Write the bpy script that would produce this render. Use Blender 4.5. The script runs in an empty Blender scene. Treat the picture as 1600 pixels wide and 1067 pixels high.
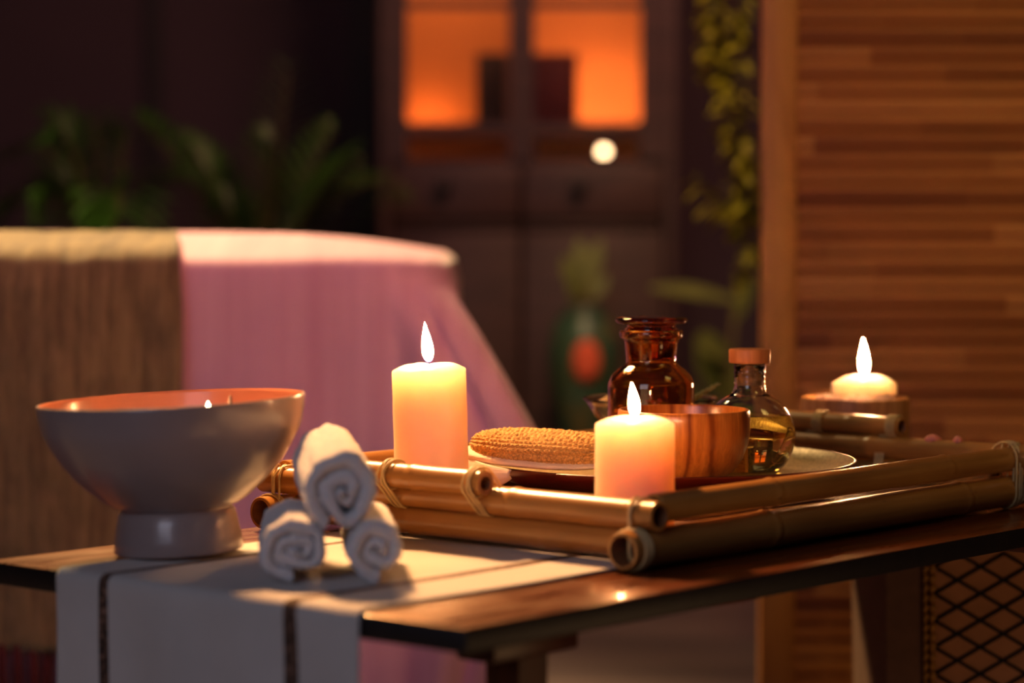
import bpy, bmesh, math, random
from mathutils import Vector, Matrix, noise
random.seed(7)
C = bpy.context.scene.collection
PI = math.pi
CAM_Z = 0.85            # camera height; table top is 0.532
TT = 0.532
F = 4000.0              # focal length in pixels of the 1600 px frame
HOR = 340.0

# ------------------------------------------------------------------ helpers
def lin(c):
    c = c / 255.0
    return c / 12.92 if c <= 0.04045 else ((c + 0.055) / 1.055) ** 2.4
def rgb(r, g, b): return (lin(r), lin(g), lin(b), 1.0)

def tag(o, label=None, cat=None, group=None, kind=None):
    if label: o['label'] = label
    if cat: o['category'] = cat
    if group: o['group'] = group
    if kind: o['kind'] = kind
    return o
def empty(name, loc=(0, 0, 0), label=None, cat=None, group=None, rot=(0, 0, 0)):
    o = bpy.data.objects.new(name, None); C.objects.link(o)
    o.location = loc; o.rotation_euler = rot; o.empty_display_size = .02
    return tag(o, label, cat, group)
def mesh_obj(name, verts, faces, m, parent=None, smooth=True, mats=None, loc=None, fmat=None):
    me = bpy.data.meshes.new(name)
    me.from_pydata([tuple(v) for v in verts], [], faces)
    if mats:
        for x in mats: me.materials.append(x)
    else:
        me.materials.append(m)
    if fmat is not None: me.polygons.foreach_set('material_index', fmat)
    me.polygons.foreach_set('use_smooth', [smooth] * len(me.polygons))
    me.update()
    bm = bmesh.new(); bm.from_mesh(me)
    bmesh.ops.recalc_face_normals(bm, faces=bm.faces)
    bm.to_mesh(me); bm.free()
    o = bpy.data.objects.new(name, me); C.objects.link(o)
    if parent: o.parent = parent
    if loc is not None: o.location = loc
    return o

class MB:
    """collects shapes for one mesh"""
    def __init__(s): s.v = []; s.f = []
    def add(s, verts, faces, M=None):
        n = len(s.v)
        s.v += [(M @ Vector(v)) if M else Vector(v) for v in verts]
        s.f += [tuple(i + n for i in f) for f in faces]
        return s
    def box(s, lo, hi, M=None, bev=0.0):
        x0, y0, z0 = lo; x1, y1, z1 = hi
        b = min(bev, (x1-x0)/2.01, (y1-y0)/2.01, (z1-z0)/2.01)
        if b <= 0:
            v = [(x, y, z) for z in (z0, z1) for y in (y0, y1) for x in (x0, x1)]
            f = [(0,1,3,2),(4,6,7,5),(0,4,5,1),(2,3,7,6),(0,2,6,4),(1,5,7,3)]
            return s.add(v, f, M)
        bm = bmesh.new()
        bmesh.ops.create_cube(bm, size=1)
        for q in bm.verts:
            q.co = Vector(((x0+x1)/2 + q.co.x*(x1-x0), (y0+y1)/2 + q.co.y*(y1-y0), (z0+z1)/2 + q.co.z*(z1-z0)))
        bmesh.ops.bevel(bm, geom=list(bm.edges), offset=b, segments=2, affect='EDGES', profile=.5)
        bm.verts.ensure_lookup_table()
        v = [q.co.copy() for q in bm.verts]; f = [tuple(x.index for x in fc.verts) for fc in bm.faces]
        bm.free()
        return s.add(v, f, M)
    def lathe(s, prof, n=48, M=None, closed=False, fn=None):
        """prof: (r, z) from start to end; r=0 ends become poles"""
        v = []; rows = []
        for (r, z) in prof:
            if r < 1e-6:
                rows.append([len(v)]); v.append(Vector((0, 0, z)))
            else:
                row = []
                for i in range(n):
                    a = 2*PI*i/n
                    p = Vector((r*math.cos(a), r*math.sin(a), z))
                    if fn: p = fn(p, a)
                    row.append(len(v)); v.append(p)
                rows.append(row)
        f = []
        pairs = list(zip(rows[:-1], rows[1:]))
        if closed: pairs.append((rows[-1], rows[0]))
        for A, B in pairs:
            for i in range(n):
                j = (i+1) % n
                if len(A) == 1 and len(B) == 1: continue
                if len(A) == 1: f.append((A[0], B[i], B[j]))
                elif len(B) == 1: f.append((A[i], B[0], A[j]))
                else: f.append((A[i], B[i], B[j], A[j]))
        return s.add(v, f, M)
    def tube(s, pts, r, n=8, closed=False, M=None, caps=True):
        pts = [Vector(p) for p in pts]; N = len(pts)
        rr = r if isinstance(r, (list, tuple)) else [r]*N
        v = []; f = []
        tan = []
        for i in range(N):
            if closed: t = pts[(i+1) % N] - pts[i-1]
            else: t = pts[min(i+1, N-1)] - pts[max(i-1, 0)]
            tan.append(t.normalized() if t.length > 1e-9 else Vector((0, 0, 1)))
        a = Vector((0, 0, 1)) if abs(tan[0].z) < .9 else Vector((1, 0, 0))
        nrm = (a - tan[0]*a.dot(tan[0])).normalized()
        for i in range(N):
            nrm = (nrm - tan[i]*nrm.dot(tan[i]))
            nrm = nrm.normalized() if nrm.length > 1e-6 else Vector((1, 0, 0))
            b = tan[i].cross(nrm)
            for k in range(n):
                an = 2*PI*k/n
                v.append(pts[i] + (nrm*math.cos(an) + b*math.sin(an))*rr[i])
        for i in range(N if closed else N-1):
            j = (i+1) % N
            for k in range(n):
                l = (k+1) % n
                f.append((i*n+k, i*n+l, j*n+l, j*n+k))
        if not closed and caps:
            f.append(tuple(range(n))[::-1]); f.append(tuple((N-1)*n+k for k in range(n)))
        return s.add(v, f, M)
    def grid(s, P, nu, nv, cu=False, cv=False, M=None):
        v = [P(i, j) for i in range(nu) for j in range(nv)]
        f = []
        for i in range(nu if cu else nu-1):
            for j in range(nv if cv else nv-1):
                a = i*nv+j; b = ((i+1) % nu)*nv+j
                c = ((i+1) % nu)*nv+(j+1) % nv; d = i*nv+(j+1) % nv
                f.append((a, b, c, d))
        return s.add(v, f, M)
    def build(s, name, m, parent=None, smooth=True, **k):
        return mesh_obj(name, s.v, s.f, m, parent, smooth, **k)

def solidify(o, t, off=-1):
    md = o.modifiers.new('s', 'SOLIDIFY'); md.thickness = t; md.offset = off
    return o
def smooth_by_angle(o, ang=35):
    me = o.data
    bm = bmesh.new(); bm.from_mesh(me)
    for e in bm.edges:
        if len(e.link_faces) == 2 and e.calc_face_angle(0) > math.radians(ang): e.smooth = False
    bm.to_mesh(me); bm.free()
    return o
def nz(p, s=1.0): return noise.noise(Vector(p)*s)

# ------------------------------------------------------------------ materials
class NT:
    def __init__(s, name):
        s.m = bpy.data.materials.new(name); s.m.use_nodes = True
        s.t = s.m.node_tree; s.t.nodes.clear()
        s.out = s.n('ShaderNodeOutputMaterial')
        s.b = s.n('ShaderNodeBsdfPrincipled')
        s.t.links.new(s.b.outputs[0], s.out.inputs[0])
    def n(s, typ, **k):
        x = s.t.nodes.new(typ)
        for a, b in k.items(): setattr(x, a, b)
        return x
    def l(s, a, b): s.t.links.new(a, b)
    def set(s, **k):
        for a, b in k.items():
            s.b.inputs[a.replace('_', ' ')].default_value = b
        return s
    def coords(s, scale=(1, 1, 1), kind='Object', rot=(0, 0, 0)):
        tc = s.n('ShaderNodeTexCoord'); mp = s.n('ShaderNodeMapping')
        mp.inputs['Scale'].default_value = scale; mp.inputs['Rotation'].default_value = rot
        s.l(tc.outputs[kind], mp.inputs[0]); return mp.outputs[0]
    def noise(s, vec, scale=5, detail=3, rough=.5, dist=0):
        x = s.n('ShaderNodeTexNoise'); s.l(vec, x.inputs['Vector'])
        x.inputs['Scale'].default_value = scale; x.inputs['Detail'].default_value = detail
        x.inputs['Roughness'].default_value = rough; x.inputs['Distortion'].default_value = dist
        return x.outputs['Fac']
    def ramp(s, fac, stops):
        r = s.n('ShaderNodeValToRGB'); s.l(fac, r.inputs[0])
        e = r.color_ramp.elements
        while len(e) < len(stops): e.new(.5)
        for k, (p, c) in enumerate(stops): e[k].position = p; e[k].color = c
        return r.outputs[0]
    def col(s, sock): s.l(sock, s.b.inputs['Base Color'])
    def math(s, op, a, b=None):
        x = s.n('ShaderNodeMath', operation=op)
        for i, q in enumerate((a, b)):
            if q is None: continue
            if isinstance(q, (int, float)): x.inputs[i].default_value = q
            else: s.l(q, x.inputs[i])
        return x.outputs[0]
    def mix(s, fac, a, b, mode='MIX'):
        x = s.n('ShaderNodeMix', data_type='RGBA', blend_type=mode)
        for i, q in ((0, fac), (6, a), (7, b)):
            if isinstance(q, (int, float, tuple)): x.inputs[i].default_value = q
            else: s.l(q, x.inputs[i])
        return x.outputs[2]
    def bump(s, h, strength=.3, dist=.001):
        x = s.n('ShaderNodeBump'); x.inputs['Strength'].default_value = strength
        x.inputs['Distance'].default_value = dist
        s.l(h, x.inputs['Height']); s.l(x.outputs[0], s.b.inputs['Normal'])
    def var(s, base, amt=.15, scale=(8, 8, 8), detail=3):
        """base colour with a gentle noise variation"""
        f = s.noise(s.coords(scale), 1, detail)
        d = tuple(c*(1-amt) for c in base[:3]) + (1,)
        u = tuple(min(1, c*(1+amt)) for c in base[:3]) + (1,)
        s.col(s.ramp(f, [(.3, d), (.7, u)])); return f

def simple(name, base, rough=.6, amt=.12, scale=(10, 10, 10), bump=0, bscale=(200, 200, 200), dist=.001, **k):
    t = NT(name); t.set(Roughness=rough, **k); t.var(base, amt, scale)
    if bump: t.bump(t.noise(t.coords(bscale), 1, 2), bump, dist)
    return t.m

def wood(name, c1, c2, c3, scale=(1, 1, 12), rough=.4, k=3, coat=0, bump=.1, dist=1.5):
    t = NT(name); t.set(Roughness=rough)
    if coat: t.b.inputs['Coat Weight'].default_value = coat; t.b.inputs['Coat Roughness'].default_value = .12
    v = t.coords(scale)
    f = t.noise(v, k, 5, .6, dist)
    t.col(t.ramp(f, [(.25, c1), (.5, c2), (.75, c3)]))
    t.bump(f, bump, .001)
    return t.m

M = {}
def mk_bamboo(name, a, b, c, rough=.3):
    t = NT(name); t.set(Roughness=rough); t.b.inputs['Coat Weight'].default_value = .35; t.b.inputs['Coat Roughness'].default_value = .18
    f1 = t.noise(t.coords((60, 60, 3)), 1, 4, .6)
    f2 = t.noise(t.coords((9, 9, 5)), 1, 3)
    c0 = t.ramp(f1, [(.3, a), (.55, b), (.8, c)])
    spots = t.ramp(t.noise(t.coords((90, 90, 40)), 1, 2), [(.24, (.25, .12, .04, 1)), (.32, (1, 1, 1, 1))])
    m1 = t.mix(1.0, c0, t.ramp(f2, [(.3, (.62, .55, .45, 1)), (.65, (1, 1, 1, 1))]), 'MULTIPLY')
    t.col(t.mix(.6, m1, spots, 'MULTIPLY'))
    t.bump(f1, .12, .0006)
    r = t.ramp(f2, [(.3, (rough*1.4,)*3+(1,)), (.7, (rough*.8,)*3+(1,))]); t.l(r, t.b.inputs['Roughness'])
    return t.m
M['bamboo'] = mk_bamboo('bamboo', rgb(165, 108, 50), rgb(190, 135, 68), rgb(208, 158, 90))
M['bamboo_in'] = simple('bamboo_inner', rgb(120, 72, 36), .7, .2, (60, 60, 60))
M['rattan'] = simple('rattan', rgb(205, 175, 118), .45, .2, (60, 60, 60), .2)
def mk_tray():
    t = NT('tray_board'); t.set(Roughness=.6)
    f = t.noise(t.coords((3, 80, 3)), 1, 4)
    t.col(t.ramp(f, [(.3, rgb(96, 52, 26)), (.7, rgb(140, 84, 42))])); t.bump(f, .2, .001); return t.m
M['tray_board'] = mk_tray()
def mk_table_top():
    t = NT('table_lacquer'); t.set(Roughness=.3, Specular_IOR_Level=.6, Specular_Tint=(1, .62, .34, 1), Coat_Tint=(1, .72, .45, 1))
    t.b.inputs['Coat Weight'].default_value = .35; t.b.inputs['Coat Roughness'].default_value = .07
    f = t.noise(t.coords((1.2, 30, 1)), 2, 6, .65, .8)
    t.col(t.ramp(f, [(.3, rgb(46, 18, 6)), (.55, rgb(78, 34, 11)), (.75, rgb(110, 54, 18))]))
    g = t.noise(t.coords((14, 60, 20)), 1, 4)
    t.bump(g, .12, .0008)
    t.l(t.ramp(g, [(.35, (.26,)*3+(1,)), (.7, (.42,)*3+(1,))]), t.b.inputs['Roughness'])
    return t.m
M['table'] = mk_table_top()
M['table_edge'] = simple('table_edge', rgb(22, 15, 14), .5, .3, (60, 60, 60), .3, (300, 300, 300))
M['table_leg'] = wood('table_leg_wood', rgb(66, 26, 12), rgb(88, 38, 18), rgb(108, 52, 26), (20, 20, 2), .4)

def cloth(name, base, amt=.1, weave=900, rough=.9, sheen=.2, streak=None, bump=.35):
    t = NT(name); t.set(Roughness=rough, Sheen_Weight=sheen)
    uv = t.coords((1, 1, 1), 'UV')
    w1 = t.n('ShaderNodeTexWave', wave_type='BANDS', bands_direction='X'); w2 = t.n('ShaderNodeTexWave', wave_type='BANDS', bands_direction='Y')
    for w in (w1, w2):
        t.l(uv, w.inputs['Vector']); w.inputs['Scale'].default_value = weave/6.28; w.inputs['Distortion'].default_value = 2.0
        w.inputs['Detail'].default_value = 2; w.inputs['Detail Scale'].default_value = .4
    h = t.math('MULTIPLY', w1.outputs['Fac'], w2.outputs['Fac'])
    n0 = t.noise(t.coords(streak or (9, 9, 9)), 1, 4, .6)
    lo = tuple(c*(1-amt) for c in base[:3])+(1,); hi = tuple(min(1, c*(1+amt)) for c in base[:3])+(1,)
    c0 = t.ramp(n0, [(.3, lo), (.7, hi)])
    c1 = t.mix(.55, c0, t.ramp(h, [(0, (.72, .72, .72, 1)), (.6, (1, 1, 1, 1))]), 'MULTIPLY')
    t.col(c1); t.bump(h, bump, .0008); return t.m
M['runner'] = cloth('runner_cotton', rgb(205, 198, 192), .07, 1500)
def mk_stripe():
    t = NT('runner_stripe'); t.set(Roughness=.9)
    f = t.noise(t.coords((170, 170, 170)), 1, 2)
    t.col(t.ramp(f, [(.35, rgb(48, 32, 24)), (.52, rgb(84, 58, 42)), (.62, rgb(128, 96, 80))])); t.bump(f, .5, .001); return t.m
M['stripe'] = mk_stripe()
def mk_terry(name, base):
    t = NT(name); t.set(Roughness=.95, Sheen_Weight=.5, Sheen_Roughness=.5)
    t.set(Subsurface_Weight=.12, Subsurface_Scale=.004)
    f = t.noise(t.coords((1100, 1100, 1100)), 1, 2)
    g = t.noise(t.coords((330, 330, 330)), 1, 3)
    t.col(t.mix(.5, t.ramp(g, [(.3, tuple(c*.8 for c in base[:3])+(1,)), (.65, base)]), t.ramp(f, [(.3, (.75, .75, .75, 1)), (.6, (1, 1, 1, 1))]), 'MULTIPLY'))
    t.bump(f, .6, .0015); return t.m
M['terry'] = mk_terry('terry_cotton', rgb(236, 234, 236))
def mk_ceramic(name, base, rough=.22):
    t = NT(name); t.set(Roughness=rough, Coat_Weight=.4, Coat_Roughness=.1)
    t.var(base, .07, (14, 14, 14)); return t.m
M['bowl_out'] = mk_ceramic('bowl_glaze', rgb(152, 134, 130), .3)
M['bowl_in'] = mk_ceramic('bowl_inner_glaze', rgb(212, 128, 92), .35)
def mk_wax(name, base, scale=.13, w=1.0):
    t = NT(name); t.set(Roughness=.42, Subsurface_Weight=w, Subsurface_Scale=scale, Subsurface_Radius=(1.0, .74, .58), Specular_IOR_Level=.35)
    t.var(base, .02, (25, 25, 25)); t.bump(t.noise(t.coords((40, 40, 40)), 1, 2), .06, .001); return t.m
M['wax'] = mk_wax('wax', rgb(250, 200, 174))
M['wick'] = simple('burnt_wick', rgb(30, 20, 18), .9)
def mk_flame(name, s, top=(1, .50, .20), low=(1, .40, .13)):
    t = NT(name); t.t.nodes.remove(t.b)
    e = t.n('ShaderNodeEmission'); tc = t.coords((1, 1, 1), 'Generated')
    sp = t.n('ShaderNodeSeparateXYZ'); t.l(tc, sp.inputs[0])
    t.l(t.ramp(sp.outputs[2], [(0, (.22, .2, .9, 1)), (.16, low+(1,)), (.5, top+(1,))]), e.inputs[0])
    r = t.ramp(sp.outputs[2], [(0, (.012,)*3+(1,)), (.22, (.55,)*3+(1,)), (.4, (1, 1, 1, 1))])
    t.l(t.math('MULTIPLY', r, s), e.inputs[1]); t.l(e.outputs[0], t.out.inputs[0])
    return t.m
M['flame'] = mk_flame('candle_flame', 470)
def glass(name, c, rough=.0, ior=1.48):
    t = NT(name); t.set(Base_Color=c, Roughness=rough, IOR=ior, Transmission_Weight=1.0)
    return t.m
M['glass'] = glass('clear_glass', (.97, .97, .95, 1))
M['amber'] = glass('amber_glass', (.90, .52, .20, 1))
M['amber_lid'] = glass('amber_stopper', (.26, .07, .035, 1))
M['oil'] = glass('massage_oil', (.95, .64, .16, 1), 0, 1.45)
M['bowl_wood'] = None
def mk_bowlwood():
    t = NT('acacia_wood'); t.set(Roughness=.3, Coat_Weight=.4, Coat_Roughness=.2)
    # flat-grain arcs: noise-warped bands along one axis
    v = t.coords((1, 1, .18), 'Object', (0, .12, .5))
    w = t.n('ShaderNodeTexWave', wave_type='BANDS', bands_direction='X'); t.l(v, w.inputs[0])
    w.inputs['Scale'].default_value = 9; w.inputs['Distortion'].default_value = 9; w.inputs['Detail'].default_value = 3; w.inputs['Detail Scale'].default_value = 1.2
    f = t.noise(t.coords((260, 260, 30)), 1, 3)
    c0 = t.ramp(w.outputs['Fac'], [(.0, rgb(134, 66, 22)), (.12, rgb(184, 106, 40)), (.6, rgb(212, 134, 56)), (1, rgb(198, 118, 46))])
    t.col(t.mix(.45, c0, t.ramp(f, [(.35, (.55, .45, .38, 1)), (.6, (1, 1, 1, 1))]), 'MULTIPLY'))
    t.bump(f, .08, .0005); return t.m
M['bowl_wood'] = mk_bowlwood()
M['plate_out'] = wood('plate_dark_wood', rgb(58, 14, 8), rgb(84, 24, 12), rgb(104, 36, 18), (6, 6, 6), .35, 2, .3)
def mk_plate_in():
    t = NT('plate_pale_inlay'); t.set(Roughness=.38, Metallic=.25)
    f = t.noise(t.coords((300, 120, 100)), 1, 3, .7); g = t.noise(t.coords((12, 12, 12)), 1, 3)
    t.col(t.mix(.6, t.ramp(f, [(.3, rgb(150, 122, 82)), (.7, rgb(225, 200, 150))]), t.ramp(g, [(.35, (.6, .55, .5, 1)), (.65, (1, 1, 1, 1))]), 'MULTIPLY'))
    t.bump(f, .4, .001); return t.m
M['plate_in'] = mk_plate_in()
M['loofah'] = simple('sisal_knit', rgb(208, 158, 88), .85, .35, (420, 420, 420), .8, (900, 900, 900), .002)
M['padding'] = simple('cotton_padding', rgb(228, 205, 186), .9, .06, (40, 40, 40), .5, (30, 500, 500))
M['cap_wood'] = wood('cap_wood', rgb(176, 100, 52), rgb(196, 118, 64), rgb(214, 138, 82), (50, 50, 4), .5, 1)
M['cork'] = simple('cork', rgb(190, 140, 88), .8, .4, (160, 160, 160), .4, (260, 260, 260))
M['tub_wood'] = wood('tub_wood', rgb(146, 92, 52), rgb(178, 122, 74), rgb(206, 152, 102), (60, 60, 3), .5, 1)
M['salt'] = mk_wax('pink_salt', rgb(240, 196, 180), .008, .6)
M['petal'] = simple('dried_petals', rgb(178, 42, 18), .8, .35, (60, 60, 60))
M['petal_pink'] = simple('pink_petal', rgb(236, 140, 120), .7)
M['herb'] = simple('dried_herb', rgb(176, 160, 104), .8, .25, (60, 60, 60))
M['lemon'] = simple('dried_peel', rgb(214, 148, 70), .7, .25, (60, 60, 60))
def mk_sheet():
    t = NT('pink_sheet'); t.set(Roughness=.85, Sheen_Weight=.25)
    f = t.noise(t.coords((26, 1.2, 1.0)), 1, 4, .6)
    t.col(t.ramp(f, [(.3, rgb(212, 156, 178)), (.7, rgb(230, 180, 198))]))
    t.bump(t.noise(t.coords((55, 4, 1.2)), 1, 3), .25, .01); return t.m
M['sheet'] = mk_sheet()
def mk_throw():
    t = NT('wool_throw'); t.set(Roughness=.95, Sheen_Weight=.35)
    f = t.noise(t.coords((70, 8, 9)), 1, 5, .7); g = t.noise(t.coords((9, 9, 5)), 1, 3)
    t.col(t.mix(.6, t.ramp(f, [(.3, rgb(104, 84, 54)), (.7, rgb(172, 146, 96))]), t.ramp(g, [(.35, (.62, .6, .6, 1)), (.65, (1, 1, 1, 1))]), 'MULTIPLY'))
    t.bump(f, .8, .01); return t.m
M['throw'] = mk_throw()
M['fringe'] = simple('throw_fringe', rgb(78, 24, 24), .95, .3, (60, 60, 10))
M['cushion'] = simple('massage_pad', rgb(120, 90, 90), .7)
M['dark_wood'] = wood('cabinet_wood', rgb(44, 27, 24), rgb(62, 40, 35), rgb(78, 52, 45), (2, 2, 18), .55, 2)
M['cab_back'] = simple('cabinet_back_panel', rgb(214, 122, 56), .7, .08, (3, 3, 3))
M['knob'] = simple('dark_knob', rgb(16, 10, 10), .4)
def mk_slats():
    t = NT('louvre_pine'); t.set(Roughness=.6, Specular_IOR_Level=.35)
    tc = t.n('ShaderNodeTexCoord'); sp = t.n('ShaderNodeSeparateXYZ'); t.l(tc.outputs['Object'], sp.inputs[0])
    zi = t.math('FLOOR', t.math('MULTIPLY', sp.outputs[2], 1/PITCH))
    wn = t.n('ShaderNodeTexWhiteNoise', noise_dimensions='1D'); t.l(zi, wn.inputs['W'])
    xi = t.math('FLOOR', t.math('ADD', t.math('MULTIPLY', sp.outputs[0], 3.2), t.math('MULTIPLY', wn.outputs['Value'], 7.0)))
    cb = t.n('ShaderNodeCombineXYZ'); t.l(xi, cb.inputs[0]); t.l(zi, cb.inputs[1])
    w2 = t.n('ShaderNodeTexWhiteNoise', noise_dimensions='3D'); t.l(cb.outputs[0], w2.inputs['Vector'])
    c0 = t.ramp(w2.outputs['Value'], [(0, rgb(126, 60, 26)), (.2, rgb(160, 90, 42)), (.6, rgb(176, 106, 54)), (1, rgb(196, 126, 72))])
    f = t.noise(t.coords((4, 60, 60)), 1, 3)
    t.col(t.mix(.4, c0, t.ramp(f, [(.3, (.7, .65, .6, 1)), (.7, (1, 1, 1, 1))]), 'MULTIPLY'))
    return t.m
PITCH = 0.0262
M['slat'] = mk_slats()
M['pine'] = wood('pine_frame', rgb(170, 104, 48), rgb(188, 120, 60), rgb(204, 138, 76), (14, 14, 1.2), .5, 2)
M['leaf_y'] = simple('vine_leaf', rgb(150, 134, 24), .55, .3, (30, 30, 30), Specular_IOR_Level=.4)
M['leaf_d'] = simple('palm_leaf', rgb(44, 84, 10), .5, .3, (12, 12, 12))
M['leaf_p'] = simple('orchid_leaf', rgb(104, 112, 52), .5, .3, (14, 14, 14))
M['stem'] = simple('plant_stem', rgb(92, 84, 34), .7)
def mk_pot():
    t = NT('painted_pot'); t.set(Roughness=.35)
    v = t.coords((9, 9, 7)); f = t.noise(v, 1, 3)
    t.col(t.ramp(f, [(.3, rgb(120, 96, 40)), (.46, rgb(52, 88, 70)), (.6, rgb(72, 84, 52)), (.75, rgb(150, 110, 44))])); return t.m
M['pot'] = mk_pot()
M['terracotta'] = simple('clay_pot', rgb(120, 50, 34), .7)
M['soil'] = simple('soil', rgb(40, 28, 20), .95)
M['wall'] = simple('wall_paint', rgb(58, 44, 54), .85, .12, (2, 2, 2))
M['wall_trim'] = simple('wall_trim_paint', rgb(30, 24, 30), .7)
def mk_floor():
    t = NT('floor_boards'); t.set(Roughness=.5)
    f = t.noise(t.coords((1.2, 10, 1)), 1, 4)
    t.col(t.ramp(f, [(.3, rgb(82, 72, 78)), (.7, rgb(120, 104, 104))])); t.bump(f, .1, .002); return t.m
M['floor'] = mk_floor()
M['canvas'] = simple('hamper_canvas', rgb(118, 84, 66), .9, .1, (60, 60, 60), .3, (500, 500, 500))
M['canvas_d'] = simple('hamper_canvas_panel', rgb(190, 130, 88), .9, .1, (40, 40, 40), .3, (500, 500, 500))
M['rope'] = simple('black_rope', rgb(14, 10, 12), .8, .3, (200, 200, 200))
M['braid'] = simple('gold_braid', rgb(176, 122, 40), .5, .3, (200, 200, 200))
M['water'] = glass('water', (.98, .99, 1, 1), 0, 1.33)
M['stone'] = simple('grey_stone', rgb(120, 100, 90), .6, .2, (60, 60, 60))
M['red_box'] = simple('red_card', rgb(92, 14, 10), .6)
M['brown_box'] = simple('brown_card', rgb(66, 40, 26), .7)
M['orange_flower'] = simple('orange_blossom', rgb(226, 96, 60), .7)

# ------------------------------------------------------------------ table frame of reference
C0 = Vector((-0.036, 1.972)); UA = Vector((.656, .755)).normalized(); VA = Vector((-UA.y, UA.x))
def T(u, v, h=0.0):
    p = C0 + UA*u + VA*v
    return Vector((p.x, p.y, TT + h))
UAZ = math.atan2(UA.y, UA.x)

# side table ---------------------------------------------------------
TL, TW, TH = 1.56, .60, .021
table = empty('side_table', T(0, 0, -TT), 'dark lacquered low side table with black edge carrying the bamboo tray', 'table', rot=(0, 0, UAZ))
b = MB(); b.box((0, 0, TT-TH), (TL, TW, TT), bev=.0025)
o = b.build('table_top', None, table, mats=[M['table'], M['table_edge']])
for p in o.data.polygons: p.material_index = 0 if p.normal.z > .6 else 1
smooth_by_angle(o, 30)
for (u, v) in ((.145, .073), (1.42, .073), (.145, .5), (1.42, .5)):
    b = MB()
    w = .0185
    vv = []; ff = []
    for (z, k) in ((0.0, .8), (TT-TH-.026, 1.0)):
        vv += [(u-w*k, v-w*k, z), (u+w*k, v-w*k, z), (u+w*k, v+w*k, z), (u-w*k, v+w*k, z)]
    ff = [(0, 1, 2, 3), (4, 7, 6, 5)] + [(i, (i+1) % 4, 4+(i+1) % 4, 4+i) for i in range(4)]
    b.add(vv, ff); b.build('leg', M['table_leg'], table, smooth=False)
for v0 in (.052, .479):
    for u0 in (.092, 1.30):
        b = MB(); b.box((u0, v0, TT-TH-.026), (u0+(.11 if u0 < 1 else .185), v0+.042, TT-TH), bev=.003)
        smooth_by_angle(b.build('bracket', M['table_leg'], table))
b = MB(); b.box((.9, .02, TT-TH-.012), (1.3, .05, TT-TH), bev=.002); smooth_by_angle(b.build('rail', M['table_leg'], table))

# runner -------------------------------------------------------------
def make_runner():
    V0, V1 = .112, .4925
    vs = []
    nV = 96
    for k in range(nV+1): vs.append(V0 + (V1-V0)*k/nV)
    path = []        # (u, h) with arc length
    u = .62
    while u > .012: path.append((u, .0022)); u -= .006
    R = .008
    for k in range(9):
        a = (PI/2)*k/8
        path.append((.0045 - R*math.sin(a) , .0022 - R*(1-math.cos(a))))
    h = -.0065
    while h > -.26: path.append((-.0037, h)); h -= .006
    s = 0; V = []; UVs = []
    for i, (u, h) in enumerate(path):
        if i: s += math.hypot(u-path[i-1][0], h-path[i-1][1])
        for v in vs:
            dv = 0; du = 0; dh = 0
            hang = max(0, -h)
            if hang > 0:
                du = -.012*hang/.26*(0.6+.6*math.sin(v*24+1.0)) - .002*math.sin(v*60)*min(1, hang/.05)
                dv = (V0-v)*0 + (.5*(V0+V1)-v)*-.0*hang
                dv += -.02*hang
            else:
                dh = .0006*max(0, nz((u*14, v*14, 0)))
                dv = .003*nz((u*6, .3, v*2))
            p = T(u+du, v+dv, h+dh); V.append(p); UVs.append((s, v))
    n = len(vs); Fc = []; fm = []
    for i in range(len(path)-1):
        for j in range(n-1):
            Fc.append((i*n+j, i*n+j+1, (i+1)*n+j+1, (i+1)*n+j))
            vm = (vs[j]+vs[j+1])/2
            fm.append(1 if (.1845 < vm < .1985 or .4195 < vm < .4335) else 0)
    me = bpy.data.meshes.new('table_runner'); me.from_pydata([tuple(x) for x in V], [], Fc)
    me.materials.append(M['runner']); me.materials.append(M['stripe'])
    me.polygons.foreach_set('material_index', fm); me.polygons.foreach_set('use_smooth', [True]*len(Fc))
    uvl = me.uv_layers.new(name='UVMap')
    for l in me.loops: uvl.data[l.index].uv = UVs[l.vertex_index]
    o = bpy.data.objects.new('table_runner', me); C.objects.link(o)
    solidify(o, .0018, 0)
    tag(o, 'off-white woven table runner with two brown stripes hanging over the table edge', 'table runner')
make_runner()

# poles ----------------------------------------------------------------
def pole_mb(A, B, r, nodes=(), wall=.004, taper=0.0, hole_a=True, hole_b=True, seed=0, depth=.03):
    """hollow bamboo tube from A to B; nodes = fractions with swollen rings"""
    A = Vector(A); B = Vector(B); L = (B-A).length
    d = (B-A).normalized()
    q = Vector((0, 0, 1)).rotation_difference(d).to_matrix().to_4x4()
    Mx = Matrix.Translation(A) @ q
    prof = []
    N = max(24, int(L/.004))
    ri = r-wall
    prof.append((0, depth)); prof.append((ri*.96, depth)); prof.append((ri, .002)); prof.append((ri+.0006, 0.0))
    prof.append((r-.0007, 0)); prof.append((r, .0007))
    for i in range(1, N):
        z = L*i/N; rr = r*(1-taper*i/N)*(1+.012*math.sin(i*.11+seed))
        for f in nodes:
            dz = (z-f*L)
            rr += r*.07*math.exp(-(dz/.0035)**2) - r*.05*math.exp(-((dz-.007)/.003)**2) + r*.03*math.exp(-(dz/.02)**2)
        prof.append((rr, z))
    rb = r*(1-taper); rib = rb-wall
    prof += [(rb, L-.0007), (rb-.0007, L), (rib+.0006, L), (rib, L-.002), (rib*.96, L-depth), (0, L-depth)]
    b = MB(); b.lathe(prof, 28, None)
    return b, Mx, L
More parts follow.
